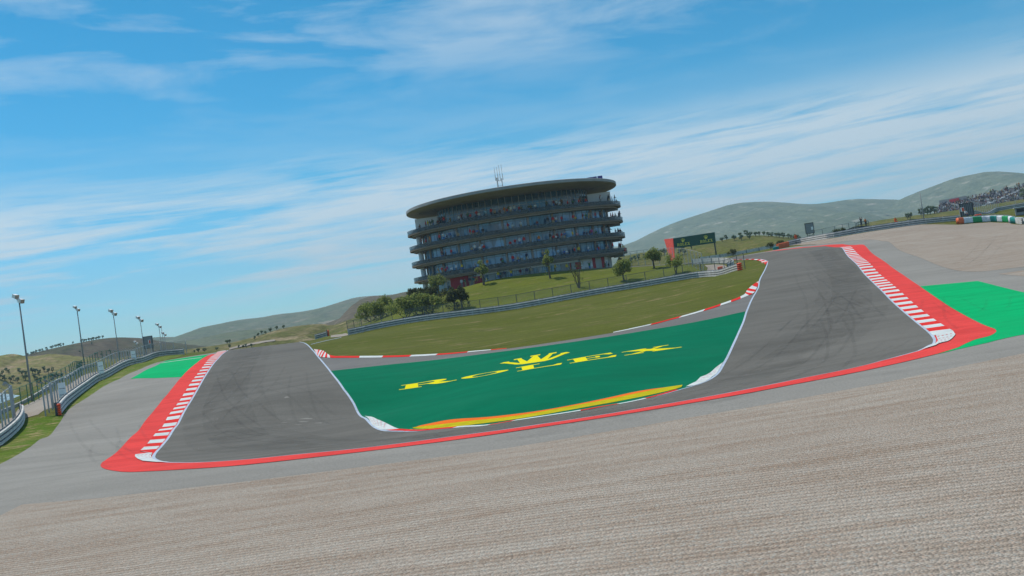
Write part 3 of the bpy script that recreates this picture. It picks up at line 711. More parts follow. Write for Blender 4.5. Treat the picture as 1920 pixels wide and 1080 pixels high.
# ------------------------------------------------------------------ hills and mountains
def hillmat(name, cols, sc, veg=None, path_col=None):
    b = NB(name); big = b.noise(sc, 6, .62, sc3=(1, 1, 2)); mid = b.noise(sc * 5, 6, .68); fine = b.noise(sc * 22, 4, .7)
    c = b.mix(b.ramp(big, [(.35, 0), (.65, 1)]), cols[0], cols[1])
    c = b.mix(b.ramp(mid, [(.46, 0), (.68, 1)]), c, cols[2])
    if path_col: c = b.mix(b.ramp(b.noise(sc * 3.1, 7, .6, sc3=(1, 1, 3)), [(.59, 0), (.66, .85)]), c, path_col)
    c = b.mix(1.0, c, b.ramp(fine, [(.3, .6), (.7, 1.35)]), 'MULTIPLY')
    b.bump(mid, .6, .35 / sc * .06)
    return b.done(c, .95, 0, .05)
HM = {
 'mount': hillmat('mountain_scrub', [(.120, .150, .085), (.17, .19, .12), (.075, .10, .055)], .006, path_col=(.34, .32, .25)),
 'mountL': hillmat('mountain_heath', [(.110, .135, .068), (.155, .15, .10), (.065, .088, .045)], .007, path_col=(.30, .25, .19)),
 'brown': hillmat('brown_heath', [(.15, .115, .085), (.12, .10, .065), (.075, .078, .042)], .008, path_col=(.27, .20, .15)),
 'dusk': hillmat('dark_ploughed', [(.085, .075, .050), (.11, .088, .065), (.07, .08, .04)], .007),
 'tan': hillmat('dry_grass_hill', [(.19, .175, .070), (.15, .155, .05), (.28, .21, .125)], .02, path_col=(.30, .23, .15)),
 'scrub': hillmat('scrub_hill', [(.125, .125, .042), (.09, .10, .028), (.23, .18, .10)], .03, path_col=(.32, .25, .16)),
 'green': hillmat('green_hill', [(.12, .125, .028), (.085, .10, .022), (.18, .15, .06)], .04),
}
def ridge(name, px, D, depth, base, mat, rough=.04, n=160, m=26, seed=0, back=1.0):
    """a ridge whose skyline passes through the given sight lines at distance D; slopes fall to base in front and behind"""
    pts = [at(x, y, D(x) if callable(D) else D) for x, y in px]; pts = smoothp([Vector(p) for p in pts], 1)
    pts = resample(pts, n); vs = []; fs = []
    for i, p in enumerate(pts):
        t = (pts[min(i + 1, n - 1)] - pts[max(i - 1, 0)]); nrm = Vector((-t.y, t.x, 0)).normalized()
        if nrm.y < 0: nrm = -nrm
        H = p.z - base
        for j in range(m + 1):
            s = -1 + 2 * j / m; d = s * depth * (1 if s < 0 else back)
            q = Vector((p.x, p.y, 0)) + nrm * d
            pr = (1 - abs(s)) ; pr = pr * pr * (3 - 2 * pr) * .55 + pr * .45
            nz = mnoise.fractal(Vector((q.x / depth * 2.2 + seed, q.y / depth * 2.2, seed * 1.7)), .8, 2.1, 5)
            z = base + H * pr + nz * abs(H) * rough * 6 * min(1, abs(s) * 3.2) * (1 - abs(s) * .5)
            vs.append((q.x, q.y, z))
    for i in range(n - 1):
        for j in range(m):
            a = i * (m + 1) + j; fs.append((a, a + m + 1, a + m + 2, a + 1))
    o = finish(name, vs, fs, mat, smooth=True)
    me = o.data; me.update()
    if sum(p.normal.z for p in me.polygons) < 0: me.flip_normals()
    o['kind'] = 'structure'
    return o
def bvh_of(o):
    me = o.data; return BVHTree.FromPolygons([v.co.copy() for v in me.vertices], [tuple(p.vertices) for p in me.polygons])
ridge('mountain', [(1000,500),(1100,478),(1180,458),(1230,432),(1270,415),(1330,396),(1375,381),(1430,377.5),(1470,379.5),(1510,383),(1540,382),(1600,372.5),(1640,373.5),(1695,374.5),(1730,385),(1790,400),(1900,400)], 2900, 1300, -40, HM['mount'], .05, seed=1)
ridge('mountain', [(1640,400),(1670,388),(1695,374),(1720,362),(1750,351),(1790,333),(1830,327.5),(1880,331.5),(1920,326.5),(1980,322),(2080,318),(2200,300)], 2700, 1200, -40, HM['mount'], .05, seed=5)
ridge('mountain', [(180,660),(240,640),(290,631.5),(330,632),(360,630),(388,614),(420,605),(455,598.5),(490,595.5),(520,589),(560,585.5),(600,578),(640,565.5),(665,557.5),(700,554.5),(740,552),(790,545),(860,540),(980,520),(1080,500)], 2100, 1000, -30, HM['mountL'], .05, seed=2)
ridge('hill', [(330,640),(380,634),(420,624),(470,617),(520,614),(570,612),(620,608),(680,600),(760,580)], 1250, 420, -20, HM['mountL'], .05, seed=8)
bh = ridge('hill', [(560,625),(620,606),(650,597),(668,587),(682,568),(695,556.5),(712,554.5),(735,555.5),(757,549),(775,545),(800,543),(860,530),(960,520),(1060,510)], 900, 330, -14, HM['brown'], .05, seed=3)
hC = ridge('hill', [(-60,700),(0,682),(45,667),(75,660),(105,652.5),(150,642),(195,634),(235,632),(262,635.5),(300,641.5),(330,645),(380,652),(430,657)], 680, 260, -16, HM['dusk'], .03, seed=4)
hD = ridge('hill', [(-120,690),(-40,672),(0,667),(18,663.5),(33,664),(48,669),(70,667),(95,663),(120,665),(160,669.5),(200,675),(250,680)], 400, 170, -14, HM['tan'], .05, seed=6)
hE = ridge('hill', [(240,668),(330,658),(380,651),(420,645.5),(455,637.5),(480,631),(507,622),(530,615.5),(560,610.5),(585,608),(606,607),(622,611),(645,603),(670,594),(700,585),(740,575)], 330, 95, -9, HM['scrub'], .03, seed=7)
hF = ridge('hill', [(1160,482),(1200,474),(1260,466),(1310,457.5),(1350,451),(1380,445.5),(1405,441.5),(1430,441),(1460,443.5),(1485,447.5),(1510,452),(1560,450),(1620,440)], 400, 150, -9, HM['green'], .04, seed=9)
hG = ridge('hill', [(1600,425),(1640,414),(1690,407),(1725,402.5),(1749,400.5),(1800,393),(1852,384.5),(1920,373.5),(2000,360),(2100,345)], 470, 190, -6, HM['green'], .02, seed=10)
HB = {k: bvh_of(v) for k, v in (('C', hC), ('D', hD), ('E', hE), ('F', hF), ('G', hG), ('B', bh))}
drape_pts = [(453,640.5),(480,637),(500,636),(520,640),(512,644),(480,648.5),(447,653),(425,656),(424,654),(445,650.5),(465,646)]
rdv = MB()
def cast_all(px, py, keys):
    best = None
    for k in keys:
        h = HB[k].ray_cast(CAM, ray(px, py).normalized())
        if h[0] is not None and (best is None or h[0].y < best.y): best = h[0]
    return best
# pale dirt track on the scrub hill
for a, b in (((430,655.5),(452,650)),((452,650),(472,646)),((472,646),(497,641.5)),((497,641.5),(516,639))):
    q = []
    for x, y, dy in ((a[0], a[1], 1.6), (b[0], b[1], 1.6), (b[0], b[1], -1.6), (a[0], a[1], -1.6)):
        h = cast_all(x, y + dy, 'E')
        if h is not None: q.append(h + Vector((0, 0, .25)))
    if len(q) == 4: rdv.add(q, [(0, 1, 2, 3)])
if rdv.f:
    o = rdv.build('dirt_road', M['path']); o['kind'] = 'structure'
    for p in o.data.polygons:
        if p.normal.z < 0: p.flip()

# ------------------------------------------------------------------ trees
def leaf_blob(mb, c, r, n, size, rnd, flat_=.8, dark=False):
    for _ in range(n):
        d = Vector((rnd.gauss(0, 1), rnd.gauss(0, 1), rnd.gauss(0, 1))).normalized() * (rnd.random() ** .45)
        p = Vector(c) + Vector((d.x * r, d.y * r, d.z * r * flat_))
        s = size * rnd.uniform(.55, 1.3)
        nrm = (d + Vector((rnd.gauss(0, .5), rnd.gauss(0, .5), rnd.gauss(.3, .5)))).normalized()
        a = nrm.orthogonal().normalized(); b = nrm.cross(a); t = rnd.uniform(0, 2 * pi)
        e, f = a * cos(t) + b * sin(t), b * cos(t) - a * sin(t)
        mb.add([p - e * s, p - f * s * .55, p + e * s, p + f * s * .55], [(0, 1, 2, 3)])
def make_tree(name, h, w, seed, leaves=900, size=.20, mat='leaf', trunk_h=.38, stems=1, hang=0, lobes=11, gap=.0):
    rnd = random.Random(seed); root = empty(name, (0, 0, 0))
    t = MB(); cr = MB(); th = h * trunk_h; R = w / 2; tips = []
    for s in range(stems):
        a0 = 2 * pi * s / stems + rnd.random(); lean = .08 if stems == 1 else .30
        base = Vector((cos(a0) * .1 * (stems > 1), sin(a0) * .1 * (stems > 1), -.15))
        top = Vector((cos(a0) * lean * w * .6, sin(a0) * lean * w * .6, th)); mid = base.lerp(top, .5) + Vector((rnd.uniform(-.1, .1), rnd.uniform(-.1, .1), 0))
        rr = h * .035 / sqrt(stems)
        t.tube([base, mid, top], [rr * 1.5, rr * 1.1, rr * .85], 7)
        for k in range(5 if stems == 1 else 3):
            a = a0 + 2 * pi * k / 5 + rnd.uniform(-.4, .4); q = top + Vector((cos(a) * R * .55, sin(a) * R * .55, (h - th) * rnd.uniform(.25, .72)))
            t.tube([top, top.lerp(q, .5) + Vector((0, 0, h * .03)), q], [rr * .7, rr * .45, rr * .2], 5); tips.append(q)
    ch = h - th
    for k in range(lobes):
        if k < len(tips): c = tips[k]
        else:
            a = rnd.uniform(0, 2 * pi); q = sqrt(rnd.random()) * R * .6
            c = Vector((cos(a) * q, sin(a) * q, th + ch * rnd.uniform(.2, .92) * (1 - .35 * (q / R))))
        leaf_blob(cr, c, R * rnd.uniform(.28, .44), leaves // lobes, size, rnd, .95)
    for k in range(int(hang)):
        a = rnd.uniform(0, 2 * pi); q = R * rnd.uniform(.2, .9)
        leaf_blob(cr, (cos(a) * q, sin(a) * q, th * rnd.uniform(.35, 1)), R * .22, 18, size * .8, rnd, 1.6)
    t.build('trunk', M['bark'], root); cr.build('crown', M[mat], root)
    return root
protos = {
 'olive1': make_tree('olive_tree', 4.2, 4.6, 11, 2200, .18, 'leaf', .30, 1, 0, 15),
 'olive2': make_tree('olive_tree', 4.2, 4.3, 12, 2200, .18, 'leaf', .33, 1, 0, 15),
 'olive3': make_tree('olive_tree', 4.2, 4.6, 13, 1500, .17, 'leaf', .26, 2),
 'low1': make_tree('olive_tree', 3.2, 5.2, 14, 2200, .19, 'leaf', .14, 2, 3, 15),
 'low2': make_tree('olive_tree', 3.4, 5.6, 15, 2400, .19, 'leaf', .20, 3, 2, 16),
 'dark1': make_tree('dark_shrub', 3.4, 3.8, 16, 1700, .17, 'leaf_dark', .24, 2, 10, 13),
 'dark2': make_tree('dark_shrub', 3.6, 3.2, 17, 1600, .17, 'leaf_dark', .26, 1, 12, 13),
 'bare': make_tree('sparse_tree', 5.0, 3.4, 18, 260, .13, 'leaf_dark', .30, 3, 5, 9),
 'thin': make_tree('sparse_tree', 5.0, 3.4, 19, 900, .19, 'leaf', .40, 1, 3, 10),
 'bushy': make_tree('round_bush', 1.9, 2.6, 20, 700, .13, 'leaf_dark', .12, 2),
}
used = set()
def plant(kind, px, py, hpx, label, group=None, keys=None, maxd=250, wide=1.0, D=None, cat='tree'):
    if keys: p = cast_all(px, py, keys)
    else: p = cast(px, py, maxd)
    if p is None: return None
    o = protos[kind]
    if kind in used: o = copy_tree(o)
    used.add(kind)
    base = {'olive1': 4.2, 'olive2': 4.2, 'olive3': 4.2, 'low1': 3.2, 'low2': 3.4, 'dark1': 3.4, 'dark2': 3.6, 'bare': 5.0, 'thin': 5.0, 'bushy': 1.9}.get(kind, 3.0)
    s = hpx * p.y / F / base
    o.location = p; o.scale = (s * wide, s * wide, s); o.rotation_euler = (0, 0, random.uniform(0, 6.28))
    tag(o, label, cat, group); return o
plant('olive1', 1171.5, 527, 42, 'round olive tree nearest the tower, behind the long infield guardrail', 'olive trees on the bank')
plant('olive2', 1226.7, 503, 39, 'round olive tree left of the red billboard leg, farther up the bank', 'olive trees on the bank')
plant('olive3', 1268, 514, 41, 'round olive tree directly under the green billboard', 'olive trees on the bank')
plant('thin', 907, 534, 47, 'tall pale-trunked tree in front of the red wall of the tower', 'trees before the tower')
plant('thin', 1032, 522, 55, 'thin sparse tree before the tower glass with its trunk on the lawn', 'trees before the tower', wide=.75)
plant('bare', 1086, 540, 56, 'nearly bare twiggy tree before the red and white walls', 'trees before the tower', wide=.85)
plant('dark2', 852, 580, 44, 'left one of two very dark upright shrubs by the fence', 'dark shrubs by the fence', wide=.9, cat='shrub')
plant('dark2', 868, 578, 44, 'right one of two very dark upright shrubs by the fence', 'dark shrubs by the fence', wide=.9, cat='shrub')
plant('low1', 695, 601, 33, 'dark low olive at the left end of the bush cluster', 'olives on the left bank')
plant('low2', 712, 599, 35, 'second low olive from the left behind the dense fence', 'olives on the left bank')
plant('low1', 727, 591, 35, 'low olive highest in the left group of three', 'olives on the left bank', wide=.8)
plant('low2', 763, 597, 42, 'spreading olive with forked trunk, left of the middle pair', 'olives on the left bank')
plant('low2', 790, 592, 43, 'spreading olive with forked trunk, right of the middle pair', 'olives on the left bank')
plant('low1', 808, 589, 36, 'small olive at the right edge of the middle pair', 'olives on the left bank', wide=.8)
plant('dark1', 776, 554, 28, 'dark shrub against the sky beside the white column', 'dark shrubs by the tower', cat='shrub')
plant('dark1', 787, 552, 22, 'smallest dark shrub against the sky left of the white column', 'dark shrubs by the tower', wide=.8, cat='shrub')
plant('dark1', 799, 572, 36, 'dark drooping shrub below the white column', 'dark shrubs by the tower', cat='shrub')
plant('dark1', 820, 570, 36, 'dark drooping shrub just below the bright round olive', 'dark shrubs by the tower', cat='shrub')
plant('olive2', 824, 553, 40, 'bright round olive in front of the left end of the tower', 'trees before the tower', wide=1.0)
plant('olive1', 814, 536, 26, 'dark olive crown behind the bright round olive at the tower', 'trees before the tower', wide=1.3)
plant('bushy', 1376, 474, 14, 'single dark bush behind the far guardrail below the billboard', 'bushes by the far guardrail', cat='bush')
plant('bushy', 1447, 467, 14, 'left half of the bush pair beside the orange block', 'bushes by the far guardrail', cat='bush')
plant('bushy', 1465, 463, 14, 'right half of the bush pair beside the orange block', 'bushes by the far guardrail', cat='bush')
plant('bushy', 1569, 436, 11, 'left half of the dark bush pair behind the curved barrier', 'bushes behind the curved barrier', cat='bush')
plant('bushy', 1581, 434, 11, 'right half of the dark bush pair behind the curved barrier', 'bushes behind the curved barrier', cat='bush')
# small far trees
for k in range(4):
    protos['far%d' % k] = make_tree('hill_tree', 3.0, 2.0 + .3 * (k % 2), 40 + k, 420, .24, 'leaf_far', .14, 1, 0, 9)
cnt = {}
def far(px, py, hpx, keys, where, group):
    cnt[group] = cnt.get(group, 0) + 1
    o = plant('far%d' % random.randrange(4), px, py, hpx, where, group, keys, wide=random.uniform(.85, 1.25))
    return o
for x, y in [(5,702),(12,697),(17,700),(36,699),(42,703),(49,703),(61,699),(66,700),(73,702),(83,696),(91,699),(99,697),(0,710),(9,713),(20,715),(25,711),(34,716),(48,712),(65,710),(70,714),(75,715),(85,712),(96,709),(101,711),(108,710),(116,708),(150,690),(146,692),(153,688)]:
    far(x, y + 1, random.uniform(9.5, 14), 'DC', 'small round tree scattered on the dry grass slope beyond the green fence', 'trees scattered on the dry slope')
for x, y in [(52,666),(59,664.5),(63,663),(68,661.5),(75,659.5),(80,657.5),(88,656),(96,653.5),(99,652.5),(105,651.5),(110,650),(114,649),(119,647.5),(128,645.5),(137,644),(153,641.5),(157,641),(162,640),(167,639),(172,638.3),(175,637.5),(181,636.3),(186,635.3),(193,634)]:
    far(x, y + 1.2, random.uniform(6, 8.5), 'CD', 'small dark tree in the row along the brown ridge line', 'trees along the brown ridge')
for x, y in [(172,646),(205,660),(150,662),(180,666),(190,667)]:
    far(x, y, 6, 'CD', 'lone small tree on the brown slope beyond the floodlights', 'lone trees on the brown slope')
for x, y in [(426,645),(431,644),(443,640),(454,637),(459,636),(484,631),(491,627.5),(498,626.5),(507,623),(519.5,619),(532,616.5),(431,653),(448,652.8),(462,652),(471.5,651),(365,662.6),(372,662),(384,661),(407,657),(478,637),(456,652.5)]:
    far(x, y, random.uniform(7, 10.5), 'E', 'small round tree on the scrub hill behind the left crest of the track', 'trees on the scrub hill')
for x, y in [(1347,449),(1354,453),(1362.5,449),(1377,450),(1382,443.5),(1390,450),(1388,444),(1400,442),(1405,448),(1408,442),(1417,443),(1424,442.5),(1433,442.5),(1441,443),(1448,443.5),(1456,444),(1462,445),(1469,446),(1479,447),(1484,448),(1490,449),(1495,450),(1500,451)]:
    far(x, y + .8, random.uniform(10, 13.5), 'F', 'small tree in the line on top of the green knoll behind the billboard', 'trees on the green knoll')
for x, y in [(1184,492),(1191,489),(1198,487),(1208,486),(1216,483),(1238,480),(1246,478),(1275,478),(1284,477),(1281,472),(1297,469)]:
    far(x, y, random.uniform(10, 16), 'F', 'small dark tree low down behind the olive trees and billboard', 'trees behind the billboard')
for x, y in [(1728,402),(1733,400.5),(1739,400),(1744,399),(1752,398),(1702,409),(1707,408.5)]:
    far(x, y + 3, random.uniform(13, 19), 'G', 'leafy bush on the rise left of the grandstand', 'bushes left of the grandstand')
far(1921, 374, 25, 'G', 'leafy tree above the right end of the grandstand', 'tree above the grandstand')
for k, o in list(protos.items()):
    if k not in used:
        for c in list(o.children): bpy.data.objects.remove(c)
        bpy.data.objects.remove(o)

# ------------------------------------------------------------------ round tower
BX, BY = 2.8, 227.0
tower = empty('round_building', (BX, BY, CAMZ + 5.0), 0, 'large round five storey tower with ringed balconies, dark glass and a flat overhanging disc roof', 'building')
def zc(z): return z + CAMZ
KY = .60
def pol(R, a, z): return Vector((BX + R * sin(a), BY - R * cos(a) * KY, zc(z)))
def arc_solid(mb, R0, R1, z0, z1, a0, a1, n, mi=0, caps=True):
    vs = []; fs = []
    for k in range(n + 1):
        a = a0 + (a1 - a0) * k / n
        vs += [pol(R0, a, z0), pol(R1, a, z0), pol(R1, a, z1), pol(R0, a, z1)]
    for k in range(n):
        b = 4 * k
        for i in range(4): fs.append((b + i, b + (i + 1) % 4, b + 4 + (i + 1) % 4, b + 4 + i))
    if caps and abs(a1 - a0) < 2 * pi - .01: fs += [(0, 3, 2, 1), (4 * n, 4 * n + 1, 4 * n + 2, 4 * n + 3)]
    mb.add(vs, fs, mi)
def build_part(mb, name, mats, smooth=False, parent=None):
    o = mb.build(name, mats, parent or tower, smooth)
    bmx = bmesh.new(); bmx.from_mesh(o.data); bmesh.ops.recalc_face_normals(bmx, faces=bmx.faces); bmx.to_mesh(o.data); bmx.free(); return o
SL = [(8.75, 9.35), (12.45, 13.05), (16.15, 16.75), (19.85, 20.45)]      # balcony slabs bottom/top
RS = 25.7
zfl = [4.9] + [s[1] for s in SL]
for zb, zt in SL:
    mb = MB(); arc_solid(mb, 20.5, RS, zb + .18, zt, 0, 2 * pi, 120); s = build_part(mb, 'balcony_slab', M['slab'])
    mb = MB(); arc_solid(mb, 21.0, RS - .9, zb - .12, zb + .18, 0, 2 * pi, 120); build_part(mb, 'soffit', M['soffit'], False, s)
    mb = MB(); arc_solid(mb, RS - .06, RS + .02, zt - .1, zt + .70, 0, 2 * pi, 120); r = build_part(mb, 'balcony_rail', M['rail_glass'], False, s)
    mb = MB(); arc_solid(mb, RS - .05, RS + .04, zt + .70, zt + .76, 0, 2 * pi, 120)
    for k in range(96):
        a = 2 * pi * k / 96; p = pol(RS - .1, a, zt + .36); mb.box(p, (.05, .05, .7), a)
    build_part(mb, 'handrail', M['steel_dark'], False, s)
    # tiers of dark seats behind the rail
    mb = MB(); rnd = random.Random(int(zb * 10))
    for tier, (R, dz) in enumerate(((24.75, -.12), (23.9, .05))):
        nseat = 200
        for k in range(nseat):
            a = 2 * pi * k / nseat
            if abs(((a + pi) % (2 * pi)) - pi) > radians(100) or (k % 14) in (0, 1): continue
            mi = 1 if rnd.random() < .04 else 0
            mb.box(pol(R, a, zt + dz + .24), (.55, .5, .44), a, mi); mb.box(pol(R - .22, a, zt + dz + .62), (.55, .08, .5), a, mi)
    so_ = build_part(mb, 'seat_row', [M['seat'], M['white']], False, s); so_['kind'] = 'stuff'
# glass storeys
RG_ = 21.9
for i in range(4):
    z0, z1 = zfl[i + 1], (SL[i + 1][0] if i < 3 else None)
    if z1 is None: continue
    mb = MB(); arc_solid(mb, RG_ - .4, RG_, z0, z1 + .2, 0, 2 * pi, 96); g = build_part(mb, 'glass_storey', M['glass'])
    mb = MB()
    for k in range(72):
        a = 2 * pi * k / 72; mb.box(pol(RG_, a, (z0 + z1) / 2), (.07, .09, z1 - z0), a)
    arc_solid(mb, RG_ - .04, RG_ + .05, z0 + 2.45, z0 + 2.53, 0, 2 * pi, 72)
    build_part(mb, 'mullion', M['steel_dark'], False, g)
    rnd = random.Random(50 + i)
    for k in range(36):
        a = 2 * pi * (k + .5) / 36
        if rnd.random() < .42 and (abs(a) < 1.6 or abs(a - 2 * pi) < 1.6):
            wd = rnd.choice((radians(4.6), radians(9.4))); mb = MB()
            arc_solid(mb, RG_, RG_ + .03, z0, z0 + rnd.choice((2.4, 2.9)), a - wd / 2, a + wd / 2, 4); build_part(mb, 'glass_door', M['glass_dark'], False, g)
    for k in range(24):
        a = 2 * pi * (k + .5) / 24
        if abs(((a + pi) % (2 * pi)) - pi) > radians(100): continue
        mb = MB(); p0 = pol(RG_ + .32, a, z0); p1 = pol(RG_ + .32, a, z1 + .1); mb.tube([p0, p1], .26, 10)
        build_part(mb, 'column', M['column'], True)
# white corner column running the full height on the left
mb = MB(); mb.tube([pol(23.2, radians(-84), 2.5), pol(23.2, radians(-84), 8.7)], .62, 14); build_part(mb, 'white_column', M['white_wall'], True)
for i in range(3):
    mb = MB(); mb.tube([pol(23.2, radians(-84), zfl[i + 1]), pol(23.2, radians(-84), SL[i + 1][0])], .62, 14); build_part(mb, 'white_column', M['white_wall'], True)
# set back top storey
zt0 = 20.45; RT_ = 18.1
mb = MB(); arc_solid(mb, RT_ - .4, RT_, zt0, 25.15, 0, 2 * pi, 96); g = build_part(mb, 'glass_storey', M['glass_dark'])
mb = MB(); arc_solid(mb, RT_, RT_ + .025, 23.4, 23.95, radians(-62), radians(62), 60); build_part(mb, 'ceiling_band', M['glass_band'], False, g)
mb = MB()
for k in range(72):
    a = 2 * pi * k / 72; mb.box(pol(RT_ + .03, a, (zt0 + 25.15) / 2), (.09, .1, 25.15 - zt0), a)
arc_solid(mb, RT_, RT_ + .08, 22.9, 22.98, 0, 2 * pi, 96)
build_part(mb, 'mullion', M['steel'], False, g)
for s_ in (-1, 1):
    mb = MB(); mb.box((BX + s_ * 20.4, BY - 2.0, zc(zt0 + 1.6)), (5.4, 6, 3.2)); build_part(mb, 'white_block', M['white_wall'])
# roof: flat overhanging disc
mb = MB(); mb.lathe((BX, BY, 0), [(14, zc(25.2)), (21, zc(25.12)), (24.6, zc(25.0)), (25.15, zc(25.08))], 120); 
rf_prof = [(25.15, zc(25.1)), (25.25, zc(25.15)), (25.25, zc(25.75)), (25.0, zc(25.85)), (12, zc(26.4)), (.5, zc(26.7))]
mbr = MB(); mbr.lathe((BX, BY, 0), rf_prof, 120); roof = build_part(mbr, 'roof', M['roof'])
build_part(mb, 'roof_soffit', M['soffit'], False, roof)
for k in range(30):
    a = 2 * pi * (k + .5) / 30
    if abs(((a + pi) % (2 * pi)) - pi) > 1.7: continue
    mb = MB(); mb.box(pol(20 + 2.4 * (k % 2), a, 25.08 - .07 * (k % 2)), (.5, .5, .1), a); build_part(mb, 'downlight', M['dark_grey'], False, roof)
# roof furniture
mb = MB()
bx0 = at(938.5, 352, 222); 
for dx in (-.55, .55):
    b0 = Vector((bx0.x + dx, 222, zc(26.2))); mb.tube([b0, b0 + Vector((0, 0, 4.4 if dx < 0 else 4.1))], .17 if dx < 0 else .12, 8)
    for q in (-.25, .25): mb.tube([b0 + Vector((q, 0, 4.0)), b0 + Vector((q * 1.2, 0, 6.9 if dx < 0 else 7.3))], .05, 5)
    for q in (-.3, .3): mb.box(b0 + Vector((q, -.1, 4.4)), (.16, .14, 1.5))
for z in (1.2, 2.4, 3.6): mb.tube([Vector((bx0.x - .55, 222, zc(26.2 + z))), Vector((bx0.x + .55, 222, zc(26.2 + z)))], .06, 5)
build_part(mb, 'antenna_mast', M['steel'])
for px in (1105, 1114.5, 1125):
    p = at(px, 334, 224); mb = MB(); Mx = Matrix.Rotation(radians(-8), 3, 'Z') @ Matrix.Rotation(radians(62), 3, 'X')
    mb.box((p.x, p.y, zc(27.15)), (1.15, 1.6, .08), M=Mx); mb.box((p.x, p.y + .6, zc(26.6)), (.08, .08, 1.6)); build_part(mb, 'solar_panel', M['solar'])
# ground floor
RGF = 21.6
def ang(px, R, z):
    lo, hi = -radians(88), radians(88)
    for _ in range(40):
        m = (lo + hi) / 2
        if project(pol(R, m, z))[0] < px: lo = m
        else: hi = m
    return (lo + hi) / 2
mb = MB(); arc_solid(mb, RGF - .8, RGF - .3, 2.0, 8.9, 0, 2 * pi, 90); build_part(mb, 'ground_storey_wall', M['glass_pale'])
def seg(p0, p1, mat, name, R=RGF, z0=3.0, z1=8.75, th=.3):
    a0, a1 = ang(p0, R, 6.5), ang(p1, R, 6.5); mb = MB(); arc_solid(mb, R - th, R, z0, z1, a0, a1, max(2, int((a1 - a0) / .04))); return build_part(mb, name, M[mat])
for a, b, mt, nm, kw in [(836,846,'grey_wall','wall_panel',{}),(839,844,'glass_dark','window',dict(R=RGF+.04,z0=6.2,z1=7.9,th=.1)),(846,880,'red_wall','wall_panel',{}),(880,887.5,'concrete','wall_panel',dict(R=RGF+.1)),
        (887.5,904,'red_wall','wall_panel',dict(z1=8.1)),(918,930,'concrete','wall_panel',dict(R=RGF+.1,z1=8.2)),(942,947,'concrete','pillar',dict(R=RGF+.5,z1=8.4)),(996.5,1001,'concrete','pillar',dict(R=RGF+.5,z1=8.4)),(1010.5,1016,'concrete','pillar',dict(R=RGF+.5,z1=8.4)),
        (1053.5,1067,'concrete','wall_panel',dict(R=RGF+.1,z1=8.3)),(1067.5,1069.5,'glass_dark','window',dict(z1=8.2)),(1069.5,1073,'red_wall','wall_panel',{}),(1073,1080,'concrete','pillar',dict(R=RGF+.4)),(1080,1090.5,'red_wall','wall_panel',dict(z1=8.1)),
        (1090.5,1112.5,'white_wall','wall_panel',dict(R=RGF+.05)),(1097,1112,'grey_wall','window',dict(R=RGF+.12,z0=5.2,z1=6.7,th=.1)),(1092,1117,'red_wall','wall_panel',dict(R=RGF+.14,z0=4,z1=5.2,th=.1)),(1112.5,1118,'red_wall','wall_panel',dict(R=RGF+.1)),
        (1118,1129,'grey_wall','wall_panel',dict(R=RGF+.12)),(1129,1135,'red_wall','wall_panel',{}),(1135,1142,'white_wall','wall_panel',{}),(1137,1139,'glass_dark','door',dict(R=RGF+.05,z0=5,z1=7.6,th=.1)),(1142,1156,'grey_wall','wall_panel',dict(R=RGF+.1))]:
    seg(a, b, mt, nm, **kw)
seg(896, 1086, 'white_wall', 'white_beam', R=RGF + .9, z0=8.15, z1=8.6, th=1.2)
for k in range(40):
    a = radians(-34 + 52 * k / 39); mb = MB(); mb.box(pol(RGF - .27, a, 5.65), (.08, .08, 6.1), a); build_part(mb, 'mullion', M['steel_dark'])
mb = MB()
arc_solid(mb, RGF - .33, RGF - .24, 7.1, 7.2, radians(-34), radians(18), 30)
build_part(mb, 'transom', M['steel_dark'])
# dark brackets under the slabs at the right side
for zb, zt in SL:
    mb = MB(); mb.box(pol(23.6, radians(85), zb - .32), (1.0, 2.6, .45), radians(85)); build_part(mb, 'bracket', M['dark_grey'])

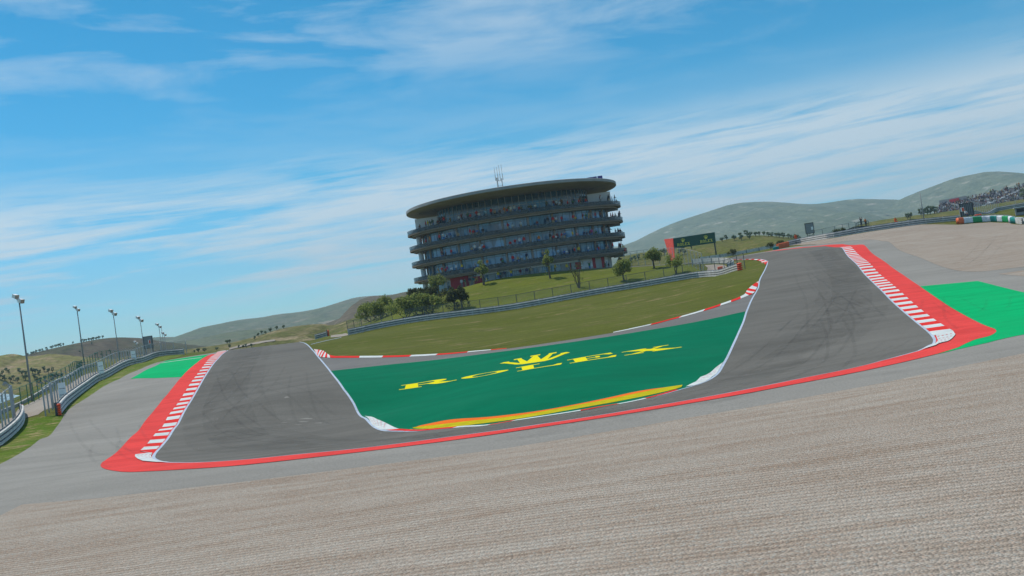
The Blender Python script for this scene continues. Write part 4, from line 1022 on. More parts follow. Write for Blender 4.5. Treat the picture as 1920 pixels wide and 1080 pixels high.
# ------------------------------------------------------------------ guardrails
WPROF = [(-.08, 0), (.05, .005), (.09, .04), (.05, .11), (.09, .18), (.05, .22), (-.08, .225), (-.12, .225), (-.14, .36), (-.16, .36), (-.16, 0)]
def guardrail(name, P_, label, side=1, beams=3, cat='guardrail', group=None, post_sp=4.0, sink=.02, mats=('steel', 'post_grey'), wire=None, face_posts=False):
    P_ = resample(P_, step=1.6); c = P_[len(P_) // 2]; root = empty(name, (c.x, c.y, gz(c.x, c.y)), 0, label, cat, group)
    for k in range(beams):
        zz = .05 + k * .36; mb = MB(); vs = []; fs = []; fmi = []; m = len(WPROF)
        for i, p in enumerate(P_):
            t = (P_[min(i + 1, len(P_) - 1)] - P_[max(i - 1, 0)]).normalized(); n = Vector((-t.y, t.x, 0)) * side; g = gz(p.x, p.y)
            for a, b in WPROF: vs.append((p.x + n.x * a, p.y + n.y * a, g + zz + b))
        for i in range(len(P_) - 1):
            for j in range(m): fs.append((i * m + j, i * m + (j + 1) % m, (i + 1) * m + (j + 1) % m, (i + 1) * m + j)); fmi.append(1 if j in (6, 7) else 0)  # strip above each beam coloured dark to stand in for the shaded gap
        fmi += [0, 0]
        fs.append(tuple(range(m))[::-1]); fs.append(tuple((len(P_) - 1) * m + j for j in range(m)))
        mb.add(vs, fs); mb.m = fmi; build_part(mb, 'rail_beam', [M[mats[0]], M['gap']], False, root)
    H = .04 + beams * .36; pm = None
    for i, p in enumerate(resample(P_, step=post_sp)[:98]):
        j = min(range(len(P_)), key=lambda q: (P_[q] - p).length); t = (P_[min(j + 1, len(P_) - 1)] - P_[max(j - 1, 0)]).normalized(); n = Vector((-t.y, t.x, 0)) * side
        q = p - n * .13
        if pm is None:
            mb = MB(); mb.box((0, 0, H / 2 - .1), (.12, .14, H + .2)); o = mb.build('post', M[mats[1]], root, world=False); pm = o
        else: o = pm.copy(); COL.objects.link(o); o.parent = root
        o.location = (q.x - c.x, q.y - c.y, gz(q.x, q.y) - gz(c.x, c.y)); o.rotation_euler = (0, 0, atan2(t.y, t.x))
    return root
def mesh_fence(name, P_, label, H=2.6, sp=3.4, overhang=.0, matp='post_grey', matw='wire', cat='fence', group=None, r=.05, base=0.0, rails=False):
    c = P_[len(P_) // 2]; root = empty(name, (c.x, c.y, gz(c.x, c.y)), 0, label, cat, group); g0 = gz(c.x, c.y)
    Q = resample(P_, step=sp); pm = None
    for i, p in enumerate(Q[:99]):
        t = (Q[min(i + 1, len(Q) - 1)] - Q[max(i - 1, 0)]).normalized()
        if pm is None:
            mb = MB(); pts = [(0, 0, -.3), (0, 0, H)]
            if overhang: pts.append((0, overhang, H + abs(overhang) * .8))
            mb.tube(pts, r, 6); pm = o = mb.build('post', M[matp], root, world=False)
        else: o = pm.copy(); COL.objects.link(o); o.parent = root
        o.location = (p.x - c.x, p.y - c.y, gz(p.x, p.y) - g0); o.rotation_euler = (0, 0, atan2(t.y, t.x))
    R_ = resample(P_, step=sp / 2); vs = []; fs = []; uv = []; s = 0
    for i, p in enumerate(R_):
        if i: s += (p - R_[i - 1]).length
        g = gz(p.x, p.y) - g0; vs += [(p.x - c.x, p.y - c.y, g + base + .05), (p.x - c.x, p.y - c.y, g + H)]; uv += [(s, 0), (s, H)]
    for i in range(len(R_) - 1): fs.append((2 * i, 2 * i + 2, 2 * i + 3, 2 * i + 1))
    o = finish('wire_mesh', vs, fs, M[matw], parent=root)
    ul = o.data.uv_layers.new(name='UVMap')
    for lp in o.data.loops: ul.data[lp.index].uv = uv[lp.vertex_index]
    mb = MB(); zr = [H - .03] + ([H * .5] if rails else [])
    for z in zr: mb.tube([(v[0], v[1], v[2] - H + z) for v in vs[1::2]], r * .6, 5)
    mb.build('top_rail', M[matp], root, world=False)
    return root
def marker(p, label, h=1.1, r=.24, n=5):
    root = empty('marker_stack', (p.x, p.y, gz(p.x, p.y)), 0, label, 'marker post', 'orange barrier end markers')
    mb = MB()
    for k in range(n):
        z = h * k / n; dz = h / n; mb.lathe((0, 0, z), [(r * .45, 0), (r, dz * .3), (r, dz * .6), (r * .45, dz * .98)], 14)
    mb.build('orange_pad', M['orange'], root, True, False)
    mb = MB(); mb.box((-.30, .12, h / 2 + .05), (.14, .3, h + .15)); mb.build('end_post', M['steel_dark'], root, world=False)
    return root
infield_px = [(655,628.5),(700,618),(800,601.5),(900,589),(960,580.5),(1050,565.5),(1150,547),(1250,530),(1330,516.5),(1384,507)]
inf_w = path(infield_px, 220); guardrail('guardrail', inf_w, 'long triple beam guardrail across the infield grass below the round tower', -1)
p = flat(cast(1388, 507)); marker(p, 'orange marker pads on the right end of the long infield guardrail', 1.2, .45, 4)
left_px = [(115,776),(122,767),(135,753),(150,741),(180,718),(215,699),(250,683.5),(290,669.5),(320,666),(345,664.5)]
left_w = path(left_px, 215); guardrail('guardrail', left_w, 'triple beam guardrail curving along the left verge towards the crest', -1)
p = flat(cast(112.5, 779)); marker(p, 'orange marker stack on the near end of the left curving guardrail', 1.05, .17, 5)
nl_px = [(-14,852),(0,836),(18,823),(34,809),(44,796),(46.5,784),(42,776)]
guardrail('guardrail', path(nl_px), 'near guardrail with curled end at the left edge of the picture', -1)
p = cast(43, 773); marker(flat(p), 'orange marker behind the curled end of the near left guardrail', .9, .12, 4)
sl_px = [(592,633.8),(598,630.5),(605,628),(613,626.5)]
guardrail('guardrail', path(sl_px, 215), 'short guardrail before the gap at the left end of the infield barrier', -1)
p = flat(cast(616.5, 630, 215)); marker(p, 'orange marker on the short guardrail before the infield gap', 1.3, .22, 5)
loop_px = [(1300,496),(1321,495),(1336,494),(1357,493.5),(1370,494.5),(1377,497),(1375,500.5),(1366,504)]
guardrail('guardrail', path(loop_px, 215), 'rounded guardrail loop round the service road seen from its post side', 1, post_sp=2.2, mats=('steel', 'steel_dark'))
fr_px = [(1312,489),(1347,483.5),(1380,478.5),(1430,468),(1475,456.5),(1505,448)]
guardrail('guardrail', path(fr_px, 245), 'far guardrail beyond the track in front of the green knoll', 1, beams=2, post_sp=3.5, mats=('steel', 'steel_dark'))
rb_w = smoothp([flat(cast(*q, 225)) for q in [(1480,461),(1500,456.5),(1530,451.5),(1560,447),(1600,439.5),(1650,431.5),(1690,425.5),(1720,421.5),(1770,416.5),(1800,413.5)]], 1)
guardrail('guardrail', rb_w, 'dark grey guardrail curving round the back of the right gravel bed', -1)
rc_w = [q + Vector((2, 4, 0)) for q in bar_w[:5]][::-1]
guardrail('guardrail', rc_w + [Vector((95, 178, 0))], 'guardrail standing directly behind the striped tyre wall', -1)
gs_w = [flat(cast(1822, 394.5, 260)), flat(cast(1870, 389, 260)), flat(cast(1935, 384, 260))]
# fences
inb = offset_path(inf_w, 1.2); mesh_fence('catch_fence', [q for q in inb if project((q.x, q.y, gz(q.x, q.y)))[0] > 742], 'tall wire fence on thin posts right behind the long infield guardrail', 2.5, 3.4, matp='steel_dark', matw='wire_grey', r=.06)
ff = [flat(cast(1320, 509)), Vector((34.5, 185, 0)), Vector((33, 200, 0)), Vector((26, 214, 0))]
mesh_fence('catch_fence', ff, 'close row of tall grey fence posts at the service road bend', 3.4, 2.6)
df = [q for q in inb if 652 < project((q.x, q.y, gz(q.x, q.y)))[0] < 745][::-1]
mesh_fence('catch_fence', df, 'closely posted wire fence behind the left end of the infield barrier', 2.4, 1.9, matp='steel_dark', matw='wire_grey', r=.05)
lf = offset_path(left_w, 1.5)
a0_, a1_ = flat(cast(86, 780)), flat(cast(100, 768)); lf0 = [a0_, a1_] + [q for q in lf if q.y > a1_.y + 2.5]
mesh_fence('catch_fence', lf0, 'grey catch fence with bent post tops behind the left curving guardrail', 2.5, 2.4, .45, r=.065)
mesh_fence('catch_fence', [flat(cast(-25, 835)), flat(cast(5, 815)), flat(cast(16, 800)), flat(cast(26, 792)), flat(cast(29, 783))], 'short catch fence with bent posts behind the near left guardrail', 3.1, 1.9, .5, r=.07)
gfp = [flat(cast(*q, 240)) for q in [(-60,812),(0,783),(34,768),(51,760),(72.5,750),(88,742),(110,729),(140,711)]] + [Vector((-80, 175, 0)), Vector((-83, 205, 0)), Vector((-84, 240, 0))]
gf_w = smoothp(gfp, 1)
mesh_fence('green_fence', gf_w, 'long green wire fence on green posts outside the left service road', 2.5, 2.6, 0, 'post_green', 'wire_green', r=.055, rails=True)
wl = offset_path(gf_w, 2.5); mb = MB(); a = resample(wl, step=3); vs = []; fs = []
for i, p in enumerate(a):
    g = gz(p.x, p.y); n = (offset_path(a, .3)[i] - p)
    for q, z in ((p, -.5), (p, .4), (p + n, .4), (p + n, -.5)): vs.append((q.x, q.y, g + z))
for i in range(len(a) - 1):
    for k in range(4): fs.append((4 * i + k, 4 * i + (k + 1) % 4, 4 * i + 4 + (k + 1) % 4, 4 * i + 4 + k))
mb.add(vs, fs); o = mb.build('low_wall', M['concrete']); tag(o, 'low grey concrete wall behind the green fence', 'wall')
tfp = [flat(cast(*q, 240)) for q in [(1535,445),(1560,440),(1590,434.5),(1625,429)]]
mesh_fence('wire_fence', [q + Vector((1, 9, 0)) for q in tfp], 'dark wire fence behind the curved barrier beside the dark bushes', 2.0, 3.0, matp='steel_dark')
mesh_fence('wire_fence', [q + Vector((2, 3, 0)) for q in gs_w], 'wire fence on grey posts along the grass in front of the grandstand', 3.0, 4.0)
guardrail('guardrail', gs_w, 'guardrail on the grass in front of the grandstand', -1)

# ------------------------------------------------------------------ floodlight masts
def mast(px, top, D, basep=None, heads=True, label='', group='floodlight masts left of the track', r=.16):
    P0 = at(*top, D); g = gz(P0.x, P0.y); H = P0.z - g
    root = empty('floodlight_mast' if heads else 'mast', (P0.x, P0.y, g), 0, label, 'floodlight' if heads else 'mast', group)
    mb = MB(); mb.tube([(0, 0, -.4), (0, 0, H)], [r, r * .6], 8); mb.build('pole', M['dark_grey'], root, True, False)
    if heads:
        for k, (dx, dz) in enumerate(((-.40, .78), (.22, .10))):
            s = H / 13.0
            mb = MB(); mb.tube([(0, 0, H - .2), (dx * s * .9, 0, H + dz * s - .2)], .05 * s, 6); mb.build('bracket', M['dark_grey'], root, True, False)
            Mx = Matrix.Rotation(radians(-25), 3, 'Z') @ Matrix.Rotation(radians(22), 3, 'Y')
            mb = MB(); mb.box((dx * s, 0, H + dz * s), (.62 * s, .5 * s, .46 * s), M=Mx); mb.box(Vector((dx * s, 0, H + dz * s)) + Mx @ Vector((-.36 * s, 0, .05 * s)), (.12 * s, .36 * s, .3 * s), M=Mx)
            mb.build('lamp_head', M['white'], root, False, False)
            mb = MB(); mb.box(Vector((dx * s, 0, H + dz * s)) + Mx @ Vector((.33 * s, 0, 0)), (.06 * s, .56 * s, .52 * s), M=Mx); mb.build('lamp_face', M['column'], root, False, False)
    return root
for i, (top, D, l) in enumerate([((36, 566), 125, 'tallest floodlight mast with twin lamp heads at the left edge'), ((144.5, 582), 187, 'second floodlight mast from the left, above the first white board'), ((212.5, 590), 235, 'third floodlight mast from the left with twin lamp heads'),
                    ((263, 602), 285, 'floodlight mast standing just left of the grey signal screen'), ((298, 613.5), 350, 'floodlight mast right of the grey signal screen'), ((308, 628.5), 400, 'shortest floodlight mast, rightmost of the row'), ((256, 645), 330, 'tiny far floodlight below and left of the grey screen')]):
    mast(0, top, D, label=l, r=.15)
mast(0, (302.5, 614), 380, heads=False, label='bare mast between the two rightmost floodlights', group=None, r=.16)
mast(0, (1724.5, 360), 212, heads=False, label='tall bare grey mast behind the right barrier', group=None, r=.13)
mast(0, (1724.0, 381), 255, heads=False, label='thin faint mast behind the tall bare mast', group=None, r=.05)

# white boards on the left fence
def board(px_c, D, wd, h, label):
    p = at(*px_c, D); root = empty('notice_board', (p.x, p.y, p.z - h / 2), radians(28), label, 'board', 'white boards along the left fence')
    mb = MB(); mb.box((0, 0, h / 2), (wd, .06, h)); mb.build('panel', M['white'], root, world=False)
    mb = MB(); rnd = random.Random(int(px_c[0]))
    for z in (.22, .62):
        x = -wd * .36
        while x < wd * .36:
            l = rnd.uniform(.05, .16) * wd; mb.box((x + l / 2, -.035, h * z + wd * .03 * rnd.uniform(-1, 1)), (l, .012, h * .035)); x += l + wd * .03
    mb.build('lettering', M['black'], root, world=False)
    mb = MB()
    for x in (-.3, .3): mb.box((x * wd, .07, h * .3 - .6), (.07, .07, h * .6 + 2.2))
    mb.build('post', M['post_grey'], root, world=False)
    return root
board((116.5, 732), 93, .68, 1.5, 'largest white board on the left fence, nearest the orange marker')
board((189, 689), 123, .65, 1.5, 'middle of the three white boards on the left fence')
board((250, 666.5), 158, .72, 1.55, 'farthest white board on the left fence, below the grey screen')

# signal screens
def screen(px_c, D, wd, h, label, legs, light=None, louvre=False, rz=0.0):
    p = at(*px_c, D); g = gz(p.x, p.y); root = empty('signal_screen', (p.x, p.y, g), rz, label, 'screen'); zc_ = p.z - g
    mb = MB(); mb.box((0, 0, zc_), (wd, .7, h)); 
    mb.build('cabinet', M['dark_grey'], root, world=False)
    mb = MB()
    for dx, dz, sx, sz in ((0, h / 2, wd + .1, .1), (0, -h / 2, wd + .1, .1), (-wd / 2, 0, .1, h), (wd / 2, 0, .1, h)): mb.box((dx, -.36, zc_ + dz), (sx, .12, sz))
    mb.build('frame', M['black'], root, world=False)
    if louvre:
        mb = MB()
        for k in range(7): mb.box((wd * (-.42 + .14 * k), -.40, zc_), (wd * .05, .1, h * .94))
        mb.build('louvre', M['steel_dark'], root, world=False)
    if light:
        mb = MB(); mb.box((wd * light[0], -.46, zc_ + h * light[1]), (wd * .28, .14, h * .34)); mb.build('panel', M['white'], root, world=False)
        mb = MB(); mb.box((wd * (light[0] + .03), -.56, zc_ + h * light[1]), (wd * .16, .08, h * .28)); mb.build('lamp', M['orange'], root, world=False)
    mb = MB(); 
    for x in (-.4, .4):
        for y in (-.25, .25): mb.box((x * wd, y, (zc_ - h / 2) / 2 - .1), (.1, .1, zc_ - h / 2 + .2))
    if legs == 'scaffold':
        zz = zc_ - h / 2
        for s in (-1, 1): mb.tube([(-.4 * wd * s, -.25, .1), (.4 * wd * s, -.25, zz * .95)], .04, 5); mb.tube([(-.4 * wd * s, .25, .1), (.4 * wd * s, .25, zz * .95)], .04, 5)
        for z in (.35, .7): mb.box((0, -.25, zz * z), (.8 * wd, .06, .06))
    mb.build('leg', M['steel_dark'], root, world=False)
    return root
screen((278.5, 641.8), 225, 1.95, 2.85, 'grey signal screen with an orange light above the left catch fence', 'plain', (.18, .02), rz=radians(8))
s = screen((1518, 428), 212, 1.8, 2.3, 'grey box screen on a scaffold tower behind the curved barrier', 'scaffold', rz=radians(-20))
mb = MB(); mb.box((.55, -.42, gz(*s.location[:2]) * 0 + (at(1518, 428, 212).z - s.location.z) - .1), (.45, .1, .7)); mb.build('white_label', M['white'], s, world=False)
screen((1811.5, 393), 200, 2.6, 2.6, 'grey louvred cabin with an orange light in front of the grandstand', 'plain', (-.32, .05), True, rz=radians(-12))

# ------------------------------------------------------------------ billboard
D0 = 236
c0 = at(1261.5, 447, D0); c1 = at(1340, 435.2, D0 + 4); c2 = at(1342.5, 455, D0 + 4); c3 = at(1264.5, 466, D0)
bb = empty('billboard', (c0.x, c0.y, gz(c0.x, c0.y)), 0, 'dark green advertising billboard reading ROLEX twice with a red tapered leg', 'billboard')
bb['label'] = 'dark green billboard with two gold crowns and a red tapered left leg'
def quadbox(q, th, name, mat, parent):
    n = (Vector(q[1]) - Vector(q[0])).cross(Vector(q[3]) - Vector(q[0])).normalized()
    if n.y > 0: n = -n
    mb = MB(); vs = [Vector(p) for p in q] + [Vector(p) - n * th for p in q]
    mb.add(vs, [(0, 1, 2, 3), (7, 6, 5, 4), (0, 4, 5, 1), (1, 5, 6, 2), (2, 6, 7, 3), (3, 7, 4, 0)]); return build_part(mb, name, M[mat], False, parent), n
gp, nrm = quadbox([c0, c1, c2, c3], .8, 'fascia', 'sign_green', bb)
l0, l1 = at(1245, 448.5, D0 + 5.2), at(1261.3, 446.8, D0 - .1); l2, l3 = at(1265.5, 490, D0 - .1), at(1257.5, 490, D0 + 2.6)
quadbox([l0, l1, l2, l3], .15, 'red_leg', 'sign_red', bb)
mb = MB(); e = c2 + Vector((.3, .4, 0)); mb.tube([(e.x - .6, e.y, gz(e.x, e.y) - .3), (e.x - .6, e.y, c1.z - .3)], .18, 8); build_part(mb, 'support_post', M['steel_dark'], True, bb)
o3 = c3 + nrm * .03; ux = (c2 - c3); uy = (c0 - c3)
def sign_glyph(outer_, hole, u0, v0, u1, v1, mb):
    v2, f2 = fill2d(outer_, hole); lo = c3 + nrm * .03
    front = [lo + ux * (u0 + (u1 - u0) * p.x) + uy * (v0 + (v1 - v0) * p.y) for p in v2]
    mb.add(front, [tuple(f) for f in f2]); mb.add([p + nrm * .03 for p in front], [tuple(f) for f in f2])
mb = MB()
for s0 in (.075, .625):
    for k, ch in enumerate('ROLEX'):
        u = s0 + k * .062; sign_glyph(*LET[ch], u, .17, u + .052, .44, mb)
    sign_glyph(CROWN, None, s0 + .10, .52, s0 + .20, .88, mb)
build_part(mb, 'lettering', M['sign_gold'], False, gp)

# ------------------------------------------------------------------ striped tyre wall
tw = smoothp([flat(cast(*q, 225)) for q in [(1799,420),(1825,417.3),(1857.5,415.3),(1891,416.3),(1921,419)]], 1)
ext = (tw[-1] - tw[-4]).normalized(); tw += [tw[-1] + ext * 6, tw[-1] + ext * 12]
root = empty('tyre_wall', (tw[6].x, tw[6].y, gz(tw[6].x, tw[6].y)), 0, 'curved tyre wall wrapped in orange, white and green covers at the right edge', 'tyre wall')
M['wallgreen'] = simple('green_cover', (.01, .30, .10), .6, 0, .12, 1.5); M['wallteal'] = simple('teal_cover', (.005, .22, .20), .6, 0, .12, 1.5); M['wallwhite'] = simple('white_cover', (.68, .72, .78), .6, 0, .22, 1.6)
M['wallorange'] = simple('orange_cover', (.72, .14, .045), .6, 0, .15, 1.5)
cuts = [1798, 1808, 1825, 1842, 1857.5, 1870, 1880, 1891.5, 1902, 1912, 1922, 1932, 1945, 1960]; mts = ['wallorange', 'wallwhite', 'wallgreen', 'wallwhite', 'wallteal', 'wallwhite', 'wallgreen', 'wallwhite', 'wallteal', 'wallwhite', 'wallgreen', 'wallwhite', 'wallteal']
fine_ = resample(tw, 600); pxs = [project((p.x, p.y, gz(p.x, p.y)))[0] for p in fine_]
for k in range(len(mts)):
    a = [p for p, x in zip(fine_, pxs) if cuts[k] <= x < cuts[k + 1]]
    if len(a) < 2: continue
    a = resample(a, 12); mb = MB(); vs = []; fs = []; prof = [(0, 0), (-.08, .12), (-.03, .35), (-.09, .6), (-.03, .8), (-.06, .98), (.1, 1.08), (.6, 1.08), (.75, .9), (.75, 0)]
    h = 1.05 if k else 1.12; m = len(prof)
    for i, p in enumerate(a):
        t = (a[min(i + 1, 11)] - a[max(i - 1, 0)]).normalized(); n = Vector((-t.y, t.x, 0)); g = gz(p.x, p.y)
        if n.y < 0: n = -n
        for x, z in prof: vs.append((p.x + n.x * x, p.y + n.y * x, g + z * h + .03 * sin(i * 2.1 + k) * (z > .9)))
    for i in range(11):
        for j in range(m): fs.append((i * m + j, i * m + (j + 1) % m, (i + 1) * m + (j + 1) % m, (i + 1) * m + j))
    fs += [tuple(range(m))[::-1], tuple(11 * m + j for j in range(m))]; mb.add(vs, fs); build_part(mb, 'cover', M[mts[k]], True, root)
def padblock(px0, px1, hgt, mat, name, label, cat, maxd=235, group=None):
    a, b = flat(cast(*px0, maxd)), flat(cast(*px1, maxd)); t = b - a; mb = MB()
    m_ = (a + b) / 2; n = Vector((-t.y, t.x, 0)).normalized()
    if n.y < 0: n = -n
    g0, g1 = gz(a.x, a.y), gz(b.x, b.y); vs = []
    for (p, g) in ((a, g0), (b, g1)):
        for d, z in ((0, -.1), (0, hgt * .9), (.1, hgt), (.6, hgt), (.7, hgt * .9), (.7, -.1)): q = p + n * d; vs.append((q.x, q.y, g + z))
    fs = [(i, (i + 1) % 6, 6 + (i + 1) % 6, 6 + i) for i in range(6)] + [(5, 4, 3, 2, 1, 0), (6, 7, 8, 9, 10, 11)]
    mb.add(vs, fs); o = build_part(mb, name, M[mat], False, empty('tmp', (0, 0, 0)))
    e_ = o.parent; o.parent = None; bpy.data.objects.remove(e_); tag(o, label, cat, group); return o
padblock((1461, 466.5), (1480.5, 462), 1.0, 'wallorange', 'barrier_pad', 'orange barrier pad at the near end of the dark curved guardrail', 'barrier pad')
padblock((1450, 469), (1460.5, 466.7), .55, 'wallteal', 'barrier_pad', 'small teal barrier pad left of the orange barrier pad', 'barrier pad')
padblock((1833, 408.5), (1841, 407.5), .75, 'orange', 'barrier_pad', 'small orange block on the rail right of the louvred cabin', 'barrier pad')
padblock((1347, 510), (1356, 508), .9, 'orange', 'barrier_pad', 'low orange block at the service road bend behind the infield rail', 'barrier pad')

# parking canopies beyond the green fence
def canopy(quad, D, label):
    q = [at(x, y, d) for (x, y), d in zip(quad, D)]; c = sum(q, Vector()) / 4
    root = empty('panel_canopy', (c.x, c.y, min(gz(c.x, c.y), c.z - 1)), 0, label, 'canopy', 'panel canopies beyond the green fence')
    mb = MB(); n, m = 7, 6
    for i in range(n):
        for j in range(m):
            u0, u1, v0, v1 = (i + .06) / n, (i + .94) / n, (j + .06) / m, (j + .94) / m
            vs = [bil3(q, u, v) + Vector((0, 0, .06)) for u, v in ((u0, v0), (u1, v0), (u1, v1), (u0, v1))]; vs += [v - Vector((0, 0, .05)) for v in vs]
            mb.add(vs, [(0, 1, 2, 3), (7, 6, 5, 4), (0, 4, 5, 1), (1, 5, 6, 2), (2, 6, 7, 3), (3, 7, 4, 0)])
    build_part(mb, 'panel', M['canopy'], False, root)
    mb = MB(); vs = [p.copy() for p in q] + [p - Vector((0, 0, .35)) for p in q]; mb.add(vs, [(0, 1, 2, 3), (7, 6, 5, 4), (0, 4, 5, 1), (1, 5, 6, 2), (2, 6, 7, 3), (3, 7, 4, 0)]); build_part(mb, 'frame', M['concrete'], False, root)
    for p in q:
        mb = MB(); pp = p.lerp(c, .1); mb.tube([(pp.x, pp.y, min(gz(pp.x, pp.y), pp.z - 2) - .2), (pp.x, pp.y, pp.z - .2)], .1, 6); build_part(mb, 'leg', M['steel'], False, root)
def bil3(q, u, v): return q[0].lerp(q[1], u).lerp(q[3].lerp(q[2], u), v)
M['canopy'] = simple('pale_blue_panel', (.50, .62, .66), .3, .1, .15, .8)
canopy([(-30, 757), (33, 756), (56, 744), (-5, 737)], [150, 146, 160, 166], 'pale blue panelled canopy roof behind the green fence, upper one')
canopy([(-45, 775), (4, 770), (17, 762.5), (-25, 764)], [136, 132, 142, 146], 'pale blue panelled canopy roof at the left edge, lower one')

# ------------------------------------------------------------------ people
def person_mesh(seated=False, lean=0.0, arms=0):
    hip = .92 if not seated else .48
    J = {}
    def L_(y, z): return y
    sh = hip + .52; y1 = -.10 * lean
    V = [(0, 0, hip), (0, y1 * .5, hip + .26), (0, y1, sh), (0, y1 * 1.2, sh + .09), (0, y1 * 1.3, sh + .20), (0, y1 * 1.4, sh + .31)]
    R = [.155, .145, .15, .055, .095, .075]
    E = [(0, 1), (1, 2), (2, 3), (3, 4), (4, 5)]
    for s in (-1, 1):
        b = len(V)
        if arms == 0: el, ha = (s * .26, y1 + .02, sh - .29), (s * .25, y1 - .10, sh - .52)
        elif arms == 1: el, ha = (s * .28, y1 - .08, sh - .27), (s * .16, y1 - .34, sh - .30)
        else: el, ha = (s * .33, y1 - .02, sh + .12), (s * .22, y1 - .06, sh + .42)
        V += [(s * .19, y1, sh - .03), el, ha, (ha[0], ha[1] - .03, ha[2] - .10)]; R += [.075, .055, .042, .040]; E += [(2, b), (b, b + 1), (b + 1, b + 2), (b + 2, b + 3)]
        b = len(V)
        if seated: V += [(s * .10, -.05, hip - .03), (s * .12, -.45, hip), (s * .12, -.46, .08), (s * .12, -.60, .05)]
        else: V += [(s * .10, 0, hip - .08), (s * .11, -.02, .48), (s * .11, .02, .08), (s * .12, -.14, .05)]
        R += [.10, .075, .055, .05]; E += [(0, b), (b, b + 1), (b + 1, b + 2), (b + 2, b + 3)]
    me = bpy.data.meshes.new('person'); me.from_pydata(V, E, []); o = bpy.data.objects.new('person', me); COL.objects.link(o)
    sk_ = o.modifiers.new('skin', 'SKIN'); sv = me.skin_vertices[0].data
    for i, r in enumerate(R): sv[i].radius = (r * (1.25 if i in (1, 2, 0) else 1), r * (.85 if i in (0, 1, 2) else 1))
    sv[0].use_root = True
    ss = o.modifiers.new('sub', 'SUBSURF'); ss.levels = 1; ss.render_levels = 1
    dg = bpy.context.evaluated_depsgraph_get(); m2 = bpy.data.meshes.new_from_object(o.evaluated_get(dg)); bpy.data.objects.remove(o)
    for nm in ('shirt', 'trousers', 'skin', 'hair'): m2.materials.append(M['white'])
    hz = sh + .2
    for p in m2.polygons:
        c = p.center; p.use_smooth = True
        if c.z > hz + .06 or (c.z > hz - .05 and c.y > y1 * 1.3 + .03): p.material_index = 3
        elif c.z > sh + .06 and abs(c.x) < .13: p.material_index = 2
        elif abs(c.x) > .12 and arms == 0 and c.z < sh - .42 and c.z > hip - .2 and abs(c.x) > .2: p.material_index = 2
        elif arms == 1 and c.y < y1 - .24 and c.z > hip: p.material_index = 2
        elif arms == 2 and c.z > sh + .2 and abs(c.x) > .13: p.material_index = 2
        elif c.z < hip + (.02 if not seated else .08): p.material_index = 1
        else: p.material_index = 0
    return m2
PM = {'stand': person_mesh(False, .3, 0), 'rail': person_mesh(False, 1.2, 1), 'sit': person_mesh(True, .6, 1), 'wave': person_mesh(False, .2, 2)}
CL = {'red': (.55, .015, .02), 'dark red': (.16, .015, .02), 'white': (.66, .66, .68), 'orange': (.75, .22, .02), 'yellow': (.72, .50, .03), 'tan': (.45, .32, .18), 'olive': (.10, .11, .04), 'green': (.04, .16, .06), 'dark green': (.03, .08, .045), 'teal': (.02, .15, .15),
      'blue': (.05, .14, .42), 'pale blue': (.35, .52, .70), 'navy': (.03, .04, .10), 'dark': (.03, .03, .035), 'brown': (.18, .08, .045), 'pink': (.70, .30, .30), 'magenta': (.40, .03, .18), 'grey': (.25, .25, .27), 'bright orange': (.90, .11, .015)}
CM = {k: simple('cloth_' + k.replace(' ', '_'), v, .9, 0, .1) for k, v in CL.items()}
SKIN = [simple('skin', c, .7, 0, .05) for c in ((.45, .25, .17), (.36, .19, .12), (.22, .11, .07))]
HAIR = [simple('hair', c, .8, 0, .1) for c in ((.02, .014, .01), (.07, .04, .02), (.20, .13, .06))]
def person(p, rz, top, label, group=None, pose='stand', trousers='navy', scale=1.0):
    o = bpy.data.objects.new('person', PM[pose]); COL.objects.link(o); o.location = p; o.rotation_euler = (0, 0, rz); o.scale = (scale,) * 3
    for i, m in enumerate((CM[top], CM[trousers], random.choice(SKIN), random.choice(HAIR) if top != 'bright orange' else CM['bright orange'])):
        o.material_slots[i].link = 'OBJECT'; o.material_slots[i].material = m
    tag(o, label, 'person', group); return o
ORD = ['leftmost', 'second', 'third', 'fourth', 'fifth', 'sixth', 'seventh', 'eighth', 'ninth', 'tenth', 'eleventh', 'twelfth', 'thirteenth']
